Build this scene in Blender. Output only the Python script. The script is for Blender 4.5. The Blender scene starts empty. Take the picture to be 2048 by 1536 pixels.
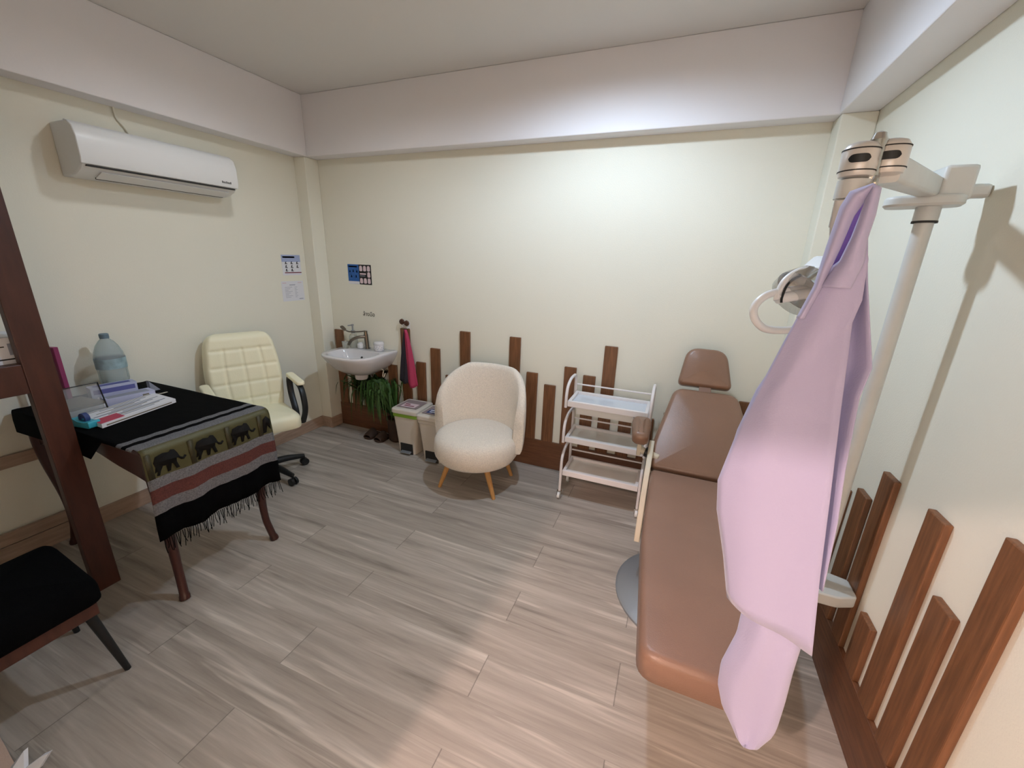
import bpy, bmesh, math, random
from mathutils import Vector, Matrix
random.seed(7)
sc = bpy.context.scene
col = sc.collection
PI = math.pi
W = 4.069          # room width
ZC = 2.952         # ceiling
ZB = 2.495         # beam underside

# ------------------------------------------------------------------ camera
yaw, pitch, roll = .3782, .2973, .0326
fw = Vector((-math.sin(yaw)*math.cos(pitch), math.cos(yaw)*math.cos(pitch), -math.sin(pitch)))
rt = Vector((math.cos(yaw), math.sin(yaw), 0)); up = rt.cross(fw)
R = rt*math.cos(roll)+up*math.sin(roll); U = up*math.cos(roll)-rt*math.sin(roll)
cd = bpy.data.cameras.new('camera'); cam = bpy.data.objects.new('camera', cd); col.objects.link(cam)
cd.sensor_width = 36; cd.lens = 812.63/2048*36; cd.clip_start = .02
m = Matrix.Identity(4)
for i in range(3): m[i][0], m[i][1], m[i][2] = R[i], U[i], -fw[i]
m.translation = (3.2554, -3.0579, 1.71)
cam.matrix_world = m; sc.camera = cam

# ------------------------------------------------------------------ world, lamps, exposure
wd = bpy.data.worlds.new('world'); sc.world = wd; wd.use_nodes = True
wd.node_tree.nodes['Background'].inputs[0].default_value = (1, .93, .88, 1)
wd.node_tree.nodes['Background'].inputs[1].default_value = .05
def spot(name, loc, power, color, size, angle=170, blend=.6, rot=(0, 0, 0)):
    l = bpy.data.lights.new(name, 'SPOT'); l.energy = power; l.color = color; l.shadow_soft_size = size
    l.spot_size = math.radians(angle); l.spot_blend = blend
    o = bpy.data.objects.new(name, l); o.location = loc; o.rotation_euler = rot; col.objects.link(o); return o
spot('downlight_beam', (2.75, -1.08, ZC-.04), 62, (.77, .95, 1.18), .05)
spot('downlight_beam', (1.2, -1.24, ZC-.04), 12.5, (.92, .98, 1.06), .05)
l = bpy.data.lights.new('hall_lamp_glow', 'POINT'); l.energy = 172; l.color = (1, .70, .61); l.shadow_soft_size = .028
la = bpy.data.lights.new('hall_fill', 'AREA'); la.energy = 18; la.color = (.93, .96, 1); la.shape = 'RECTANGLE'; la.size = 1.5; la.size_y = 1.3  # added soft fill from behind the camera, brightens the gown front; no window there
o = bpy.data.objects.new('hall_fill', la); o.location = (3.0, -6.5, 1.6); o.rotation_euler = (PI/2, 0, 0); col.objects.link(o)
o = bpy.data.objects.new('hall_lamp_glow', l); o.location = (2.415, -4.25, 2.62); col.objects.link(o)
sc.view_settings.view_transform = 'Standard'; sc.view_settings.look = 'None'
sc.view_settings.exposure = 0.32; sc.view_settings.gamma = 1; sc.view_settings.use_curve_mapping = False

# ------------------------------------------------------------------ materials
def lin(c):
    return tuple((x/255/12.92 if x/255 <= .04045 else ((x/255+.055)/1.055)**2.4) for x in c)+(1,)
def mat(name, rgb, rough=.5, metal=0, bump=0, bscale=60, var=0, vscale=8, stretch=(1, 1, 1), trans=0, coat=0, sheen=0, spec=.5, ior=1.45, alpha=1):
    m = bpy.data.materials.new(name); m.use_nodes = True
    nt = m.node_tree; b = nt.nodes['Principled BSDF']; N = nt.nodes.new; L = nt.links.new
    b.inputs['Base Color'].default_value = lin(rgb); b.inputs['Roughness'].default_value = rough
    b.inputs['Metallic'].default_value = metal; b.inputs['Transmission Weight'].default_value = trans
    b.inputs['Coat Weight'].default_value = coat; b.inputs['Sheen Weight'].default_value = sheen
    b.inputs['Specular IOR Level'].default_value = spec; b.inputs['IOR'].default_value = ior; b.inputs['Alpha'].default_value = alpha
    if bump or var:
        tc = N('ShaderNodeTexCoord'); mp = N('ShaderNodeMapping'); mp.inputs['Scale'].default_value = stretch
        L(tc.outputs['Object'], mp.inputs['Vector'])
    if bump:
        n = N('ShaderNodeTexNoise'); n.inputs['Scale'].default_value = bscale; n.inputs['Detail'].default_value = 4
        L(mp.outputs[0], n.inputs['Vector'])
        bp = N('ShaderNodeBump'); bp.inputs['Strength'].default_value = bump; bp.inputs['Distance'].default_value = .01
        L(n.outputs['Fac'], bp.inputs['Height']); L(bp.outputs[0], b.inputs['Normal'])
    if var:
        n = N('ShaderNodeTexNoise'); n.inputs['Scale'].default_value = vscale; n.inputs['Detail'].default_value = 6
        L(mp.outputs[0], n.inputs['Vector'])
        mr = N('ShaderNodeMapRange'); mr.inputs[1].default_value = .3; mr.inputs[2].default_value = .7
        mr.inputs[3].default_value = 1-var; mr.inputs[4].default_value = 1+var
        L(n.outputs['Fac'], mr.inputs[0])
        mx = N('ShaderNodeMix'); mx.data_type = 'RGBA'; mx.blend_type = 'MULTIPLY'; mx.inputs[0].default_value = 1
        mx.inputs[6].default_value = lin(rgb); L(mr.outputs[0], mx.inputs[7]); L(mx.outputs[2], b.inputs['Base Color'])
    return m
def glass(name, rgb, rough=.03, fac=.75):
    m = bpy.data.materials.new(name); m.use_nodes = True
    nt = m.node_tree; N = nt.nodes.new; L = nt.links.new
    for n in list(nt.nodes): nt.nodes.remove(n)
    o = N('ShaderNodeOutputMaterial'); t = N('ShaderNodeBsdfTransparent'); g = N('ShaderNodeBsdfPrincipled'); x = N('ShaderNodeMixShader')
    t.inputs[0].default_value = lin(rgb); g.inputs['Base Color'].default_value = lin(rgb); g.inputs['Roughness'].default_value = rough
    x.inputs[0].default_value = 1-fac; L(t.outputs[0], x.inputs[1]); L(g.outputs[0], x.inputs[2]); L(x.outputs[0], o.inputs[0])
    return m

M = {}
M['wall'] = mat('cream_wall_paint', (236, 233, 217), .75, bump=.12, bscale=160)
M['white_paint'] = mat('white_beam_paint', (240, 237, 238), .8, bump=.05, bscale=90)
M['ceiling'] = mat('ceiling_paint', (232, 229, 224), .85)
M['wood'] = mat('brown_slat_wood', (120, 80, 52), .42, var=.28, vscale=9, stretch=(9, 9, .7), bump=.08, bscale=30)
M['wood_board'] = mat('brown_board_wood', (108, 70, 46), .45, var=.25, vscale=9, stretch=(.7, 9, 9), bump=.08, bscale=30)
M['wood_board_side'] = mat('brown_side_board_wood', (108, 70, 46), .45, var=.25, vscale=9, stretch=(9, .7, 9), bump=.08, bscale=30)
M['red_wood'] = mat('reddish_dark_wood', (72, 40, 30), .4, var=.2, vscale=6, stretch=(6, 6, 1))
M['desk_wood'] = mat('mahogany', (62, 28, 22), .35, var=.15, vscale=6, coat=.2)
M['tile_base'] = mat('woodlook_baseboard', (172, 146, 126), .45, var=.15, vscale=7, stretch=(8, 1, 8))
M['leather'] = mat('brown_leather', (138, 106, 86), .32, bump=.1, bscale=220, var=.06, vscale=5)
M['leather2'] = mat('tan_brown_leather', (136, 106, 90), .36, bump=.1, bscale=220, var=.06, vscale=5)
M['cream_plastic'] = mat('cream_plastic', (212, 200, 178), .4)
M['white_plastic'] = mat('white_plastic', (232, 232, 230), .35)
M['grey_white'] = mat('aged_white_enamel', (206, 207, 202), .4, var=.05)
M['silver'] = mat('silver_painted_metal', (150, 155, 160), .4, .5)
M['chrome'] = mat('chrome', (200, 198, 192), .15, 1)
M['knuckle_silver'] = mat('pearl_silver_enamel', (208, 204, 198), .28, .15)
M['white_metal'] = mat('white_painted_steel', (235, 228, 226), .35)
M['black_plastic'] = mat('black_plastic', (22, 24, 26), .4)
M['dark_gap'] = mat('dark_seam', (40, 38, 36), .7)
M['bouclé'] = mat('beige_bobbly_fabric', (250, 238, 222), .95, bump=.7, bscale=260, var=.1, vscale=140, sheen=.3)
M['light_wood'] = mat('light_oak', (196, 146, 88), .5, var=.12, vscale=8, stretch=(8, 8, 1))
M['cream_leather'] = mat('cream_leatherette', (250, 244, 212), .45, bump=.08, bscale=160)
M['ceramic'] = mat('white_ceramic', (226, 222, 222), .12, coat=.6)
M['black_fabric'] = mat('black_fabric', (6, 6, 7), .95, bump=.3, bscale=300, spec=.08)
M['black_metal'] = mat('dark_metal_leg', (32, 33, 34), .45, .3)
M['gown'] = mat('lavender_gown_cloth', (174, 170, 204), .85, bump=.08, bscale=300, sheen=.3)
M['gown_in'] = mat('purple_gown_lining', (150, 120, 205), .9)
M['paper'] = mat('white_paper', (228, 228, 232), .7)
M['paper_grey'] = mat('grey_print', (150, 154, 166), .8)
M['navy'] = mat('navy_print', (50, 66, 116), .6)
M['blue'] = mat('blue_print', (46, 98, 168), .6)
M['pale_blue'] = mat('pale_blue_print', (168, 180, 214), .6)
M['tap_metal'] = mat('brushed_tap_metal', (128, 120, 110), .28, 1)
M['black_print'] = mat('black_print', (24, 18, 20), .5)
M['pink_print'] = mat('pale_pink_print', (222, 200, 204), .6)
M['maroon'] = mat('maroon_print', (120, 36, 56), .6)
M['red_print'] = mat('pinkish_red_print', (186, 66, 90), .6)
M['green'] = mat('green_plastic_band', (136, 176, 62), .45)
M['leaf'] = mat('dark_green_leaf', (52, 84, 30), .6, var=.35, vscale=20)
M['pot'] = mat('dark_brown_pot', (58, 38, 24), .5, var=.2)
M['slipper'] = mat('dark_brown_slipper', (60, 42, 30), .7, bump=.2, bscale=120)
M['pink_cloth'] = mat('pink_cloth', (180, 62, 94), .9)
M['dark_cloth'] = mat('charcoal_cloth', (46, 42, 50), .9)
M['knob'] = mat('brown_knob', (78, 48, 34), .4)
M['teal'] = mat('turquoise_plastic', (60, 168, 190), .35)
M['magenta'] = mat('magenta_folder', (140, 50, 92), .5)
M['gold'] = mat('gold_brocade', (80, 76, 46), .4, .25, bump=.2, bscale=300)
M['gold_dark'] = mat('dark_gold_brocade', (62, 56, 34), .45, .3, bump=.2, bscale=300)
M['woven_grey'] = mat('grey_woven_band', (106, 105, 107), .85, var=.35, vscale=160, bump=.3, bscale=300)
M['woven_red'] = mat('brick_red_woven_band', (88, 46, 40), .85, var=.3, vscale=160, bump=.3, bscale=300)
M['elephant'] = mat('black_woven_elephant', (26, 25, 24), .8, spec=.15)
M['clear'] = glass('clear_plastic', (236, 236, 230), .05, .7)
M['water'] = glass('water_bottle_plastic', (222, 230, 232), .08, .72)
M['clear_bin'] = glass('clear_acrylic', (235, 236, 235), .05, .8)
M['tray_glass'] = mat('frosted_tray_surface', (238, 235, 228), .14, coat=.4)
M['tray_lit'] = mat('white_tray_surface', (214, 220, 228), .2, coat=.3)
M['carton'] = mat('blue_white_carton', (184, 188, 214), .6)
M['carton_blue'] = mat('violet_blue_print', (92, 96, 156), .6)
M['brown_paper'] = mat('olive_brown_cover', (120, 112, 94), .7)
M['mat'] = mat('pale_beige_patch', (206, 178, 160), .9, bump=.2, bscale=200)
M['lamp_emit'] = None
e = bpy.data.materials.new('downlight_glow'); e.use_nodes = True
b = e.node_tree.nodes['Principled BSDF']; b.inputs['Emission Color'].default_value = (1, .97, .92, 1); b.inputs['Emission Strength'].default_value = 6
M['lamp_emit'] = e

def floor_surface():
    m = bpy.data.materials.new('woodlook_floor_planks'); m.use_nodes = True
    nt = m.node_tree; N = nt.nodes.new; L = nt.links.new; b = nt.nodes['Principled BSDF']
    tc = N('ShaderNodeTexCoord'); sp = N('ShaderNodeSeparateXYZ'); L(tc.outputs['Object'], sp.inputs[0])
    def op(o, a, c=None):
        n = N('ShaderNodeMath'); n.operation = o
        for i, v in enumerate((a, c)):
            if v is None: continue
            if isinstance(v, (int, float)): n.inputs[i].default_value = v
            else: L(v, n.inputs[i])
        return n.outputs[0]
    v = op('DIVIDE', op('ADD', sp.outputs[1], 7.785), .2); row = op('FLOOR', v); fv = op('FRACT', v)
    odd = op('MODULO', row, 2)
    u = op('DIVIDE', op('SUBTRACT', op('ADD', sp.outputs[0], 13.7), op('ADD', 1.865, op('MULTIPLY', odd, .815))), 1.37)
    cu = op('FLOOR', u); fu = op('FRACT', u)
    cb = N('ShaderNodeCombineXYZ'); L(row, cb.inputs[0]); L(cu, cb.inputs[1])
    wn = N('ShaderNodeTexWhiteNoise'); wn.noise_dimensions = '3D'; L(cb.outputs[0], wn.inputs[0])
    # grain, shifted per plank
    gx = op('ADD', op('MULTIPLY', sp.outputs[0], .6), op('MULTIPLY', wn.outputs[0], 37.)); gy = op('MULTIPLY', sp.outputs[1], 10.)
    gv = N('ShaderNodeCombineXYZ'); L(gx, gv.inputs[0]); L(gy, gv.inputs[1]); L(op('MULTIPLY', wn.outputs[0], 11.), gv.inputs[2])
    n1 = N('ShaderNodeTexNoise'); n1.inputs['Scale'].default_value = 1.6; n1.inputs['Detail'].default_value = 5; n1.inputs['Roughness'].default_value = .6
    n1.inputs['Distortion'].default_value = .5; L(gv.outputs[0], n1.inputs['Vector'])
    r1 = N('ShaderNodeValToRGB'); L(n1.outputs['Fac'], r1.inputs[0])
    el = r1.color_ramp.elements
    el[0].position = .25; el[0].color = lin((122, 114, 104)); el[1].position = .78; el[1].color = lin((226, 219, 209))
    for p, c in ((.40, (160, 150, 139)), (.55, (175, 165, 154)), (.66, (188, 179, 168))):
        x = el.new(p); x.color = lin(c)
    # fine grain
    gv2 = N('ShaderNodeCombineXYZ'); L(op('MULTIPLY', gx, 6.), gv2.inputs[0]); L(op('MULTIPLY', gy, 7.), gv2.inputs[1])
    n2 = N('ShaderNodeTexNoise'); n2.inputs['Scale'].default_value = 1.5; n2.inputs['Detail'].default_value = 4; L(gv2.outputs[0], n2.inputs['Vector'])
    f2 = N('ShaderNodeMapRange'); f2.inputs[1].default_value = .3; f2.inputs[2].default_value = .7; f2.inputs[3].default_value = .94; f2.inputs[4].default_value = 1.05
    L(n2.outputs['Fac'], f2.inputs[0])
    # seams
    du = op('MULTIPLY', op('MINIMUM', fu, op('SUBTRACT', 1., fu)), 1.37); dv = op('MULTIPLY', op('MINIMUM', fv, op('SUBTRACT', 1., fv)), .2)
    s1 = op('LESS_THAN', du, .0022); s2 = op('MULTIPLY', op('LESS_THAN', dv, .0009), .35)
    seam = op('SUBTRACT', 1., op('MULTIPLY', op('MAXIMUM', s1, s2), .42))
    tone = op('ADD', .96, op('MULTIPLY', wn.outputs[0], .08))
    k = op('MULTIPLY', op('MULTIPLY', seam, f2.outputs[0]), tone)
    mx = N('ShaderNodeMix'); mx.data_type = 'RGBA'; mx.blend_type = 'MULTIPLY'; mx.inputs[0].default_value = 1
    # sparse pale streaks and thin dark veins along the grain
    def streak(sx, sy, lo, hi, off):
        c3 = N('ShaderNodeCombineXYZ'); L(op('MULTIPLY', gx, sx), c3.inputs[0]); L(op('MULTIPLY', gy, sy), c3.inputs[1]); L(op('ADD', op('MULTIPLY', wn.outputs[0], 19.), off), c3.inputs[2])
        n3 = N('ShaderNodeTexNoise'); n3.inputs['Scale'].default_value = 1.; n3.inputs['Detail'].default_value = 3; n3.inputs['Distortion'].default_value = .35; L(c3.outputs[0], n3.inputs['Vector'])
        m3 = N('ShaderNodeMapRange'); m3.inputs[1].default_value = lo; m3.inputs[2].default_value = hi; L(n3.outputs['Fac'], m3.inputs[0]); return m3.outputs[0]
    x1 = N('ShaderNodeMix'); x1.data_type = 'RGBA'; L(op('MULTIPLY', streak(2.2, 2.4, .60, .72, 3.), .5), x1.inputs[0]); L(r1.outputs[0], x1.inputs[6]); x1.inputs[7].default_value = lin((232, 222, 210))
    x2 = N('ShaderNodeMix'); x2.data_type = 'RGBA'; L(op('MULTIPLY', streak(2.6, 4.5, .66, .76, 8.), .5), x2.inputs[0]); L(x1.outputs[2], x2.inputs[6]); x2.inputs[7].default_value = lin((112, 100, 90))
    L(x2.outputs[2], mx.inputs[6]); L(k, mx.inputs[7]); L(mx.outputs[2], b.inputs['Base Color'])
    b.inputs['Roughness'].default_value = .48
    return m
M['floor'] = floor_surface()

# ------------------------------------------------------------------ helpers
def wmat(o):
    mm = Matrix.Identity(4)
    while o is not None:
        mm = Matrix.LocRotScale(o.location, o.rotation_euler, None) @ mm; o = o.parent
    return mm
def obj(name, bm, mats, parent=None, smooth=True, local=False, bevel=0, sub=0, solid=0, kind=None, autos=40):
    """one mesh object; bm holds world coordinates unless local"""
    if parent is not None and not local: bm.transform(wmat(parent).inverted())
    bmesh.ops.recalc_face_normals(bm, faces=bm.faces[:]) if not solid else None
    me = bpy.data.meshes.new(name); bm.to_mesh(me); bm.free()
    for x in (mats if isinstance(mats, (list, tuple)) else [mats]): me.materials.append(x)
    if smooth:
        me.polygons.foreach_set('use_smooth', [True]*len(me.polygons))
        me.set_sharp_from_angle(angle=math.radians(autos))
    o = bpy.data.objects.new(name, me); col.objects.link(o)
    if parent is not None: o.parent = parent
    if solid:
        s = o.modifiers.new('solid', 'SOLIDIFY'); s.thickness = solid; s.offset = 0
    if bevel:
        s = o.modifiers.new('bevel', 'BEVEL'); s.width = bevel; s.segments = 2; s.limit_method = 'ANGLE'; s.angle_limit = math.radians(40)
    if sub:
        s = o.modifiers.new('sub', 'SUBSURF'); s.levels = sub; s.render_levels = sub
    if kind: o['kind'] = kind
    return o
def thing(name, label, cat, loc=(0, 0, 0), rz=0, group=None):
    o = bpy.data.objects.new(name, None); col.objects.link(o); o.empty_display_size = .1
    o.location = loc; o.rotation_euler = (0, 0, rz); o['label'] = label; o['category'] = cat
    if group: o['group'] = group
    return o
def tag(o, label, cat, group=None):
    o['label'] = label; o['category'] = cat
    if group: o['group'] = group
    return o
def B(): return bmesh.new()
def box(bm, x0, x1, y0, y1, z0, z1, mi=0, mtx=None):
    vs = [bm.verts.new((x, y, z)) for z in (z0, z1) for y in (y0, y1) for x in (x0, x1)]
    if mtx is not None:
        for v in vs: v.co = mtx @ v.co
    for f in ((0, 2, 3, 1), (4, 5, 7, 6), (0, 1, 5, 4), (2, 6, 7, 3), (0, 4, 6, 2), (1, 3, 7, 5)):
        bm.faces.new([vs[i] for i in f]).material_index = mi
    return vs
def spline(pts, n=8, closed=False):
    P = [Vector(p) for p in pts]; out = []; c = len(P)
    for i in range(c if closed else c-1):
        g = lambda k: P[k % c] if closed else P[max(0, min(c-1, k))]
        p0, p1, p2, p3 = g(i-1), g(i), g(i+1), g(i+2)
        for j in range(n):
            t = j/n
            out.append(.5*((2*p1)+(p2-p0)*t+(2*p0-5*p1+4*p2-p3)*t*t+(3*p1-p0-3*p2+p3)*t**3))
    if not closed: out.append(P[-1])
    return out
def tube(bm, pts, r, n=10, closed=False, mi=0, sx=1., sy=1., cap=True):
    pts = [Vector(p) for p in pts]; c = len(pts); rings = []
    rr = r if isinstance(r, (list, tuple)) else [r]*c
    nrm = None
    for i, p in enumerate(pts):
        a = pts[(i-1) % c] if (closed or i) else p; b_ = pts[(i+1) % c] if (closed or i < c-1) else p
        t = (b_-a).normalized()
        if nrm is None:
            nrm = t.orthogonal().normalized()
            if abs(t.z) < .95: nrm = (Vector((0, 0, 1))-t*t.z).normalized()
        nrm = (nrm-t*nrm.dot(t)).normalized(); bn = t.cross(nrm)
        rings.append([bm.verts.new(p+nrm*math.cos(2*PI*k/n)*rr[i]*sx+bn*math.sin(2*PI*k/n)*rr[i]*sy) for k in range(n)])
    for i in range(c if closed else c-1):
        a, b_ = rings[i], rings[(i+1) % c]
        for k in range(n): bm.faces.new((a[k], a[(k+1) % n], b_[(k+1) % n], b_[k])).material_index = mi
    if not closed and cap:
        bm.faces.new(rings[0][::-1]).material_index = mi; bm.faces.new(rings[-1]).material_index = mi
def lathe(bm, prof, c=(0, 0, 0), n=24, mi=0, mtx=None, cap=True):
    """prof: list of (r, z)"""
    c = Vector(c); rings = []
    for r, z in prof:
        ring = [Vector((math.cos(2*PI*k/n)*r, math.sin(2*PI*k/n)*r, z)) for k in range(n)]
        rings.append([bm.verts.new((mtx @ v if mtx is not None else v)+c) for v in ring])
    for a, b_ in zip(rings, rings[1:]):
        for k in range(n): bm.faces.new((a[k], a[(k+1) % n], b_[(k+1) % n], b_[k])).material_index = mi
    if cap:
        bm.faces.new(rings[0][::-1]).material_index = mi; bm.faces.new(rings[-1]).material_index = mi
def prism(bm, poly, f, h, mi=0):
    """poly 2d points; f(u,v,w)->3d; extruded w 0..h"""
    a = [bm.verts.new(f(u, v, 0)) for u, v in poly]; b_ = [bm.verts.new(f(u, v, h)) for u, v in poly]
    n = len(poly)
    bm.faces.new(a[::-1]).material_index = mi; bm.faces.new(b_).material_index = mi
    for k in range(n): bm.faces.new((a[k], a[(k+1) % n], b_[(k+1) % n], b_[k])).material_index = mi
def rpoly(poly, rads, seg=5):
    """round the corners of a polygon"""
    out = []; n = len(poly)
    if not isinstance(rads, (list, tuple)): rads = [rads]*n
    for i in range(n):
        p = Vector(poly[i]); a = Vector(poly[i-1])-p; b_ = Vector(poly[(i+1) % n])-p
        r = min(rads[i], a.length*.49, b_.length*.49)
        p0, p2 = p+a.normalized()*r, p+b_.normalized()*r
        for j in range(seg+1):
            t = j/seg; out.append(p0*(1-t)**2+p*2*t*(1-t)+p2*t*t)
    return [(v.x, v.y) for v in out]
def inset(poly, d):
    n = len(poly); out = []
    for i in range(n):
        a = Vector(poly[i-1]); p = Vector(poly[i]); b_ = Vector(poly[(i+1) % n])
        t = (b_-a).normalized(); out.append((p.x-t.y*d, p.y+t.x*d))
    return out
def pad(bm, poly, th, mtx, edge=.02, dome=0., mi=0, base=.006):
    """cushion: ccw outline in local xy, thickness along z, rounded rims and a domed top"""
    prof = [(base, 0), (0, base)]
    for j in range(6):
        a = j/5*PI/2; prof.append((edge*(1-math.cos(a)), th-edge+edge*math.sin(a)))
    rings = []
    for d, z in prof:
        rings.append([bm.verts.new(mtx @ Vector((x, y, z))) for x, y in inset(poly, d)])
    n = len(poly)
    # dome rings towards the centroid
    top = inset(poly, edge); cx = sum(p[0] for p in top)/n; cy = sum(p[1] for p in top)/n
    for s in (.8, .6, .4, .2):
        rings.append([bm.verts.new(mtx @ Vector((cx+(x-cx)*s, cy+(y-cy)*s, th+dome*(1-s*s)))) for x, y in top])
    for a, b_ in zip(rings, rings[1:]):
        for k in range(n): bm.faces.new((a[k], a[(k+1) % n], b_[(k+1) % n], b_[k])).material_index = mi
    bm.faces.new(rings[0][::-1]).material_index = mi; bm.faces.new(rings[-1]).material_index = mi
def grid(bm, nu, nv, f, mi=0, closed_u=False):
    vs = [[bm.verts.new(f(i/nu, j/nv)) for i in range(nu if closed_u else nu+1)] for j in range(nv+1)]
    for j in range(nv):
        for i in range(nu):
            k = (i+1) % nu if closed_u else i+1
            fc = bm.faces.new((vs[j][i], vs[j][k], vs[j+1][k], vs[j+1][i]))
            fc.material_index = mi(i, j) if callable(mi) else mi
    return vs
def frame(o, x, y, z):
    mm = Matrix.Identity(4)
    for i, v in enumerate((x, y, z)):
        for k in range(3): mm[k][i] = Vector(v)[k]
    mm.translation = Vector(o); return mm

# ------------------------------------------------------------------ the setting
def struct(name, bm, m, **k): return obj(name, bm, m, kind='structure', smooth=k.pop('smooth', False), **k)
YF = -3.30
bm = B(); box(bm, -.15, W+.15, -6.6, .15, -.1, 0); struct('floor', bm, M['floor'])
bm = B(); box(bm, -.15, W+.15, -6.6, .15, ZC, ZC+.1); struct('ceiling', bm, M['ceiling'])
bm = B(); box(bm, -.15, W+.15, 0, .15, 0, ZC); struct('wall_back', bm, M['wall'])
bm = B(); box(bm, -.15, 0, -6.6, 0, 0, ZC); struct('wall_left', bm, M['wall'])
bm = B(); box(bm, W, W+.15, -6.6, 0, 0, ZC); struct('wall_right', bm, M['wall'])
bm = B(); box(bm, 0, 2.466, YF-.1, YF, 0, ZC); box(bm, 2.466, W, YF-.1, YF, 2.11, ZC); struct('wall_front', bm, M['wall'])
bm = B(); box(bm, -.15, W+.15, -6.75, -6.6, 0, ZC); struct('wall_hall', bm, M['wall'])
# beams below the ceiling
bm = B(); box(bm, 0, W, -.13, 0, ZB, ZC); struct('trim_1', bm, M['white_paint'], bevel=.006)
bm = B(); box(bm, 0, .14, YF, -.1301, ZB, ZC); struct('trim_2', bm, M['white_paint'], bevel=.006)
bm = B(); box(bm, W-.17, W, YF, -.1301, ZB, ZC); struct('trim_3', bm, M['white_paint'], bevel=.006)
# corner columns
bm = B(); box(bm, 0, .125, -.147, 0, 0, ZB); struct('trim_4', bm, M['wall'], bevel=.006)
bm = B(); box(bm, W-.161, W, -.147, 0, 0, ZB); struct('trim_5', bm, M['wall'], bevel=.006)
# baseboards
bm = B(); box(bm, 0, .014, YF, -.161, 0, .108); box(bm, 0, .139, -.161, -.147, 0, .108); box(bm, .125, .139, -.147, -.022, 0, .108)
struct('baseboard_left', bm, M['tile_base'], bevel=.002)
bm = B(); box(bm, .139, W-.161, -.022, 0, 0, .244); struct('baseboard_back', bm, M['wood_board'], bevel=.003)
bm = B(); box(bm, W-.022, W, -2.9, -.147, 0, .244); struct('baseboard_right', bm, M['wood_board_side'], bevel=.003)

# wooden slats standing on the boards
GB = 'wooden slats on the back wall'; GR = 'wooden slats on the right wall'
back = [(.195, 1.0, 'tall brown wall slat rising left of the tap, nearest the corner column'),
        (.350, .62, 'brown wall slat below the basin left of the plant'),
        (.505, .60, 'brown wall slat hidden behind the plant foliage under the basin'),
        (.660, .64, 'brown wall slat below the right half of the basin, behind the plant'),
        (.820, .72, 'brown wall slat just right of the basin and left of the pink towel'),
        (.981, 1.08, 'tall brown wall slat right under the two brown knobs'),
        (1.141, .785, 'short brown wall slat just right of the pink towel'),
        (1.297, .93, 'brown wall slat above the right waste bin, left of the round chair'),
        (1.45, .70, 'brown wall slat hidden behind the left side of the round chair'),
        (1.599, 1.11, 'tallest brown wall slat rising behind the left half of the round chair back'),
        (1.757, .62, 'brown wall slat hidden behind the middle of the round chair back'),
        (1.91, .72, 'brown wall slat hidden behind the right half of the round chair back'),
        (2.062, 1.107, 'tall brown wall slat rising behind the right edge of the round chair back'),
        (2.221, .83, 'brown wall slat just right of the round chair'),
        (2.377, .745, 'shorter brown wall slat midway between round chair and white trolley'),
        (2.537, .915, 'brown wall slat behind the left handle of the white trolley'),
        (2.690, .865, 'brown wall slat behind the left part of the trolley top tray'),
        (2.835, 1.113, 'tall brown wall slat rising above the middle of the trolley'),
        (2.995, .72, 'brown wall slat behind the right part of the trolley'),
        (3.155, .597, 'short brown wall slat behind the brown arm pad of the exam chair'),
        (3.31, .66, 'brown wall slat hidden behind the left side of the exam chair backrest'),
        (3.47, .70, 'brown wall slat hidden behind the middle of the exam chair backrest'),
        (3.625, .62, 'brown wall slat hidden behind the right side of the exam chair backrest'),
        (3.78, .826, 'brown wall slat just right of the exam chair backrest')]
for x, zt, lab in back:
    bm = B(); box(bm, x-.048, x+.048, -.022, 0, .244, zt)
    bm.transform(Matrix.Translation((-x, 0, 0)))
    o = obj('wooden_slat', bm, M['wood'], smooth=False, bevel=.004); o.location = (x, 0, 0); tag(o, lab, 'slat', GB)
right = [(-.265, .55, 'brown wall slat on the right wall, hidden behind gown near the back corner'),
         (-.41, .72, 'brown wall slat on the right wall, second from the back corner, behind the gown'),
         (-.555, .50, 'brown wall slat on the right wall, third from the back corner, behind the gown'),
         (-.70, .66, 'brown wall slat on the right wall, fourth from the back corner, behind the gown'),
         (-.845, .60, 'brown wall slat on the right wall, hidden between gown and exam chair'),
         (-1.0, .79, 'brown wall slat mostly hidden behind the pole, left of it'),
         (-1.172, .85, 'brown wall slat just right of the pole, shorter than its right neighbour'),
         (-1.316, 1.0, 'tall brown wall slat second to the right of the pole'),
         (-1.47, .488, 'shortest visible brown slat on the right wall, a low stub'),
         (-1.615, 1.023, 'tall brown wall slat just right of the low stub slat'),
         (-1.762, .825, 'mid height brown wall slat left of the nearest and tallest slat'),
         (-1.90, 1.12, 'nearest and tallest brown wall slat at the right edge of the photo')]
for y, zt, lab in right:
    bm = B(); box(bm, W-.022, W, -.046, .046, .244, zt)
    o = obj('wooden_slat', bm, M['wood'], smooth=False, bevel=.004); o.location = (0, y, 0); tag(o, lab, 'slat', GR)

# recessed downlights
for x, y, lab in ((2.75, -.98, 'round white recessed downlight above the trolley and exam chair'), (1.2, -1.24, 'round white recessed downlight above the office chair side of the room')):
    t = thing('ceiling_downlight', lab, 'light', (x, y, ZC), 0, 'recessed ceiling downlights')
    bm = B(); lathe(bm, [(.05, 0), (.085, 0), (.085, -.006), (.075, -.014), (.055, -.012), (.05, 0)], n=32, cap=False); obj('trim_ring', bm, M['white_plastic'], t, local=True)
    bm = B(); lathe(bm, [(.002, -.004), (.054, -.004), (.054, -.0005), (.002, -.0005)], n=32); obj('diffuser', bm, M['lamp_emit'], t, local=True)

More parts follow.
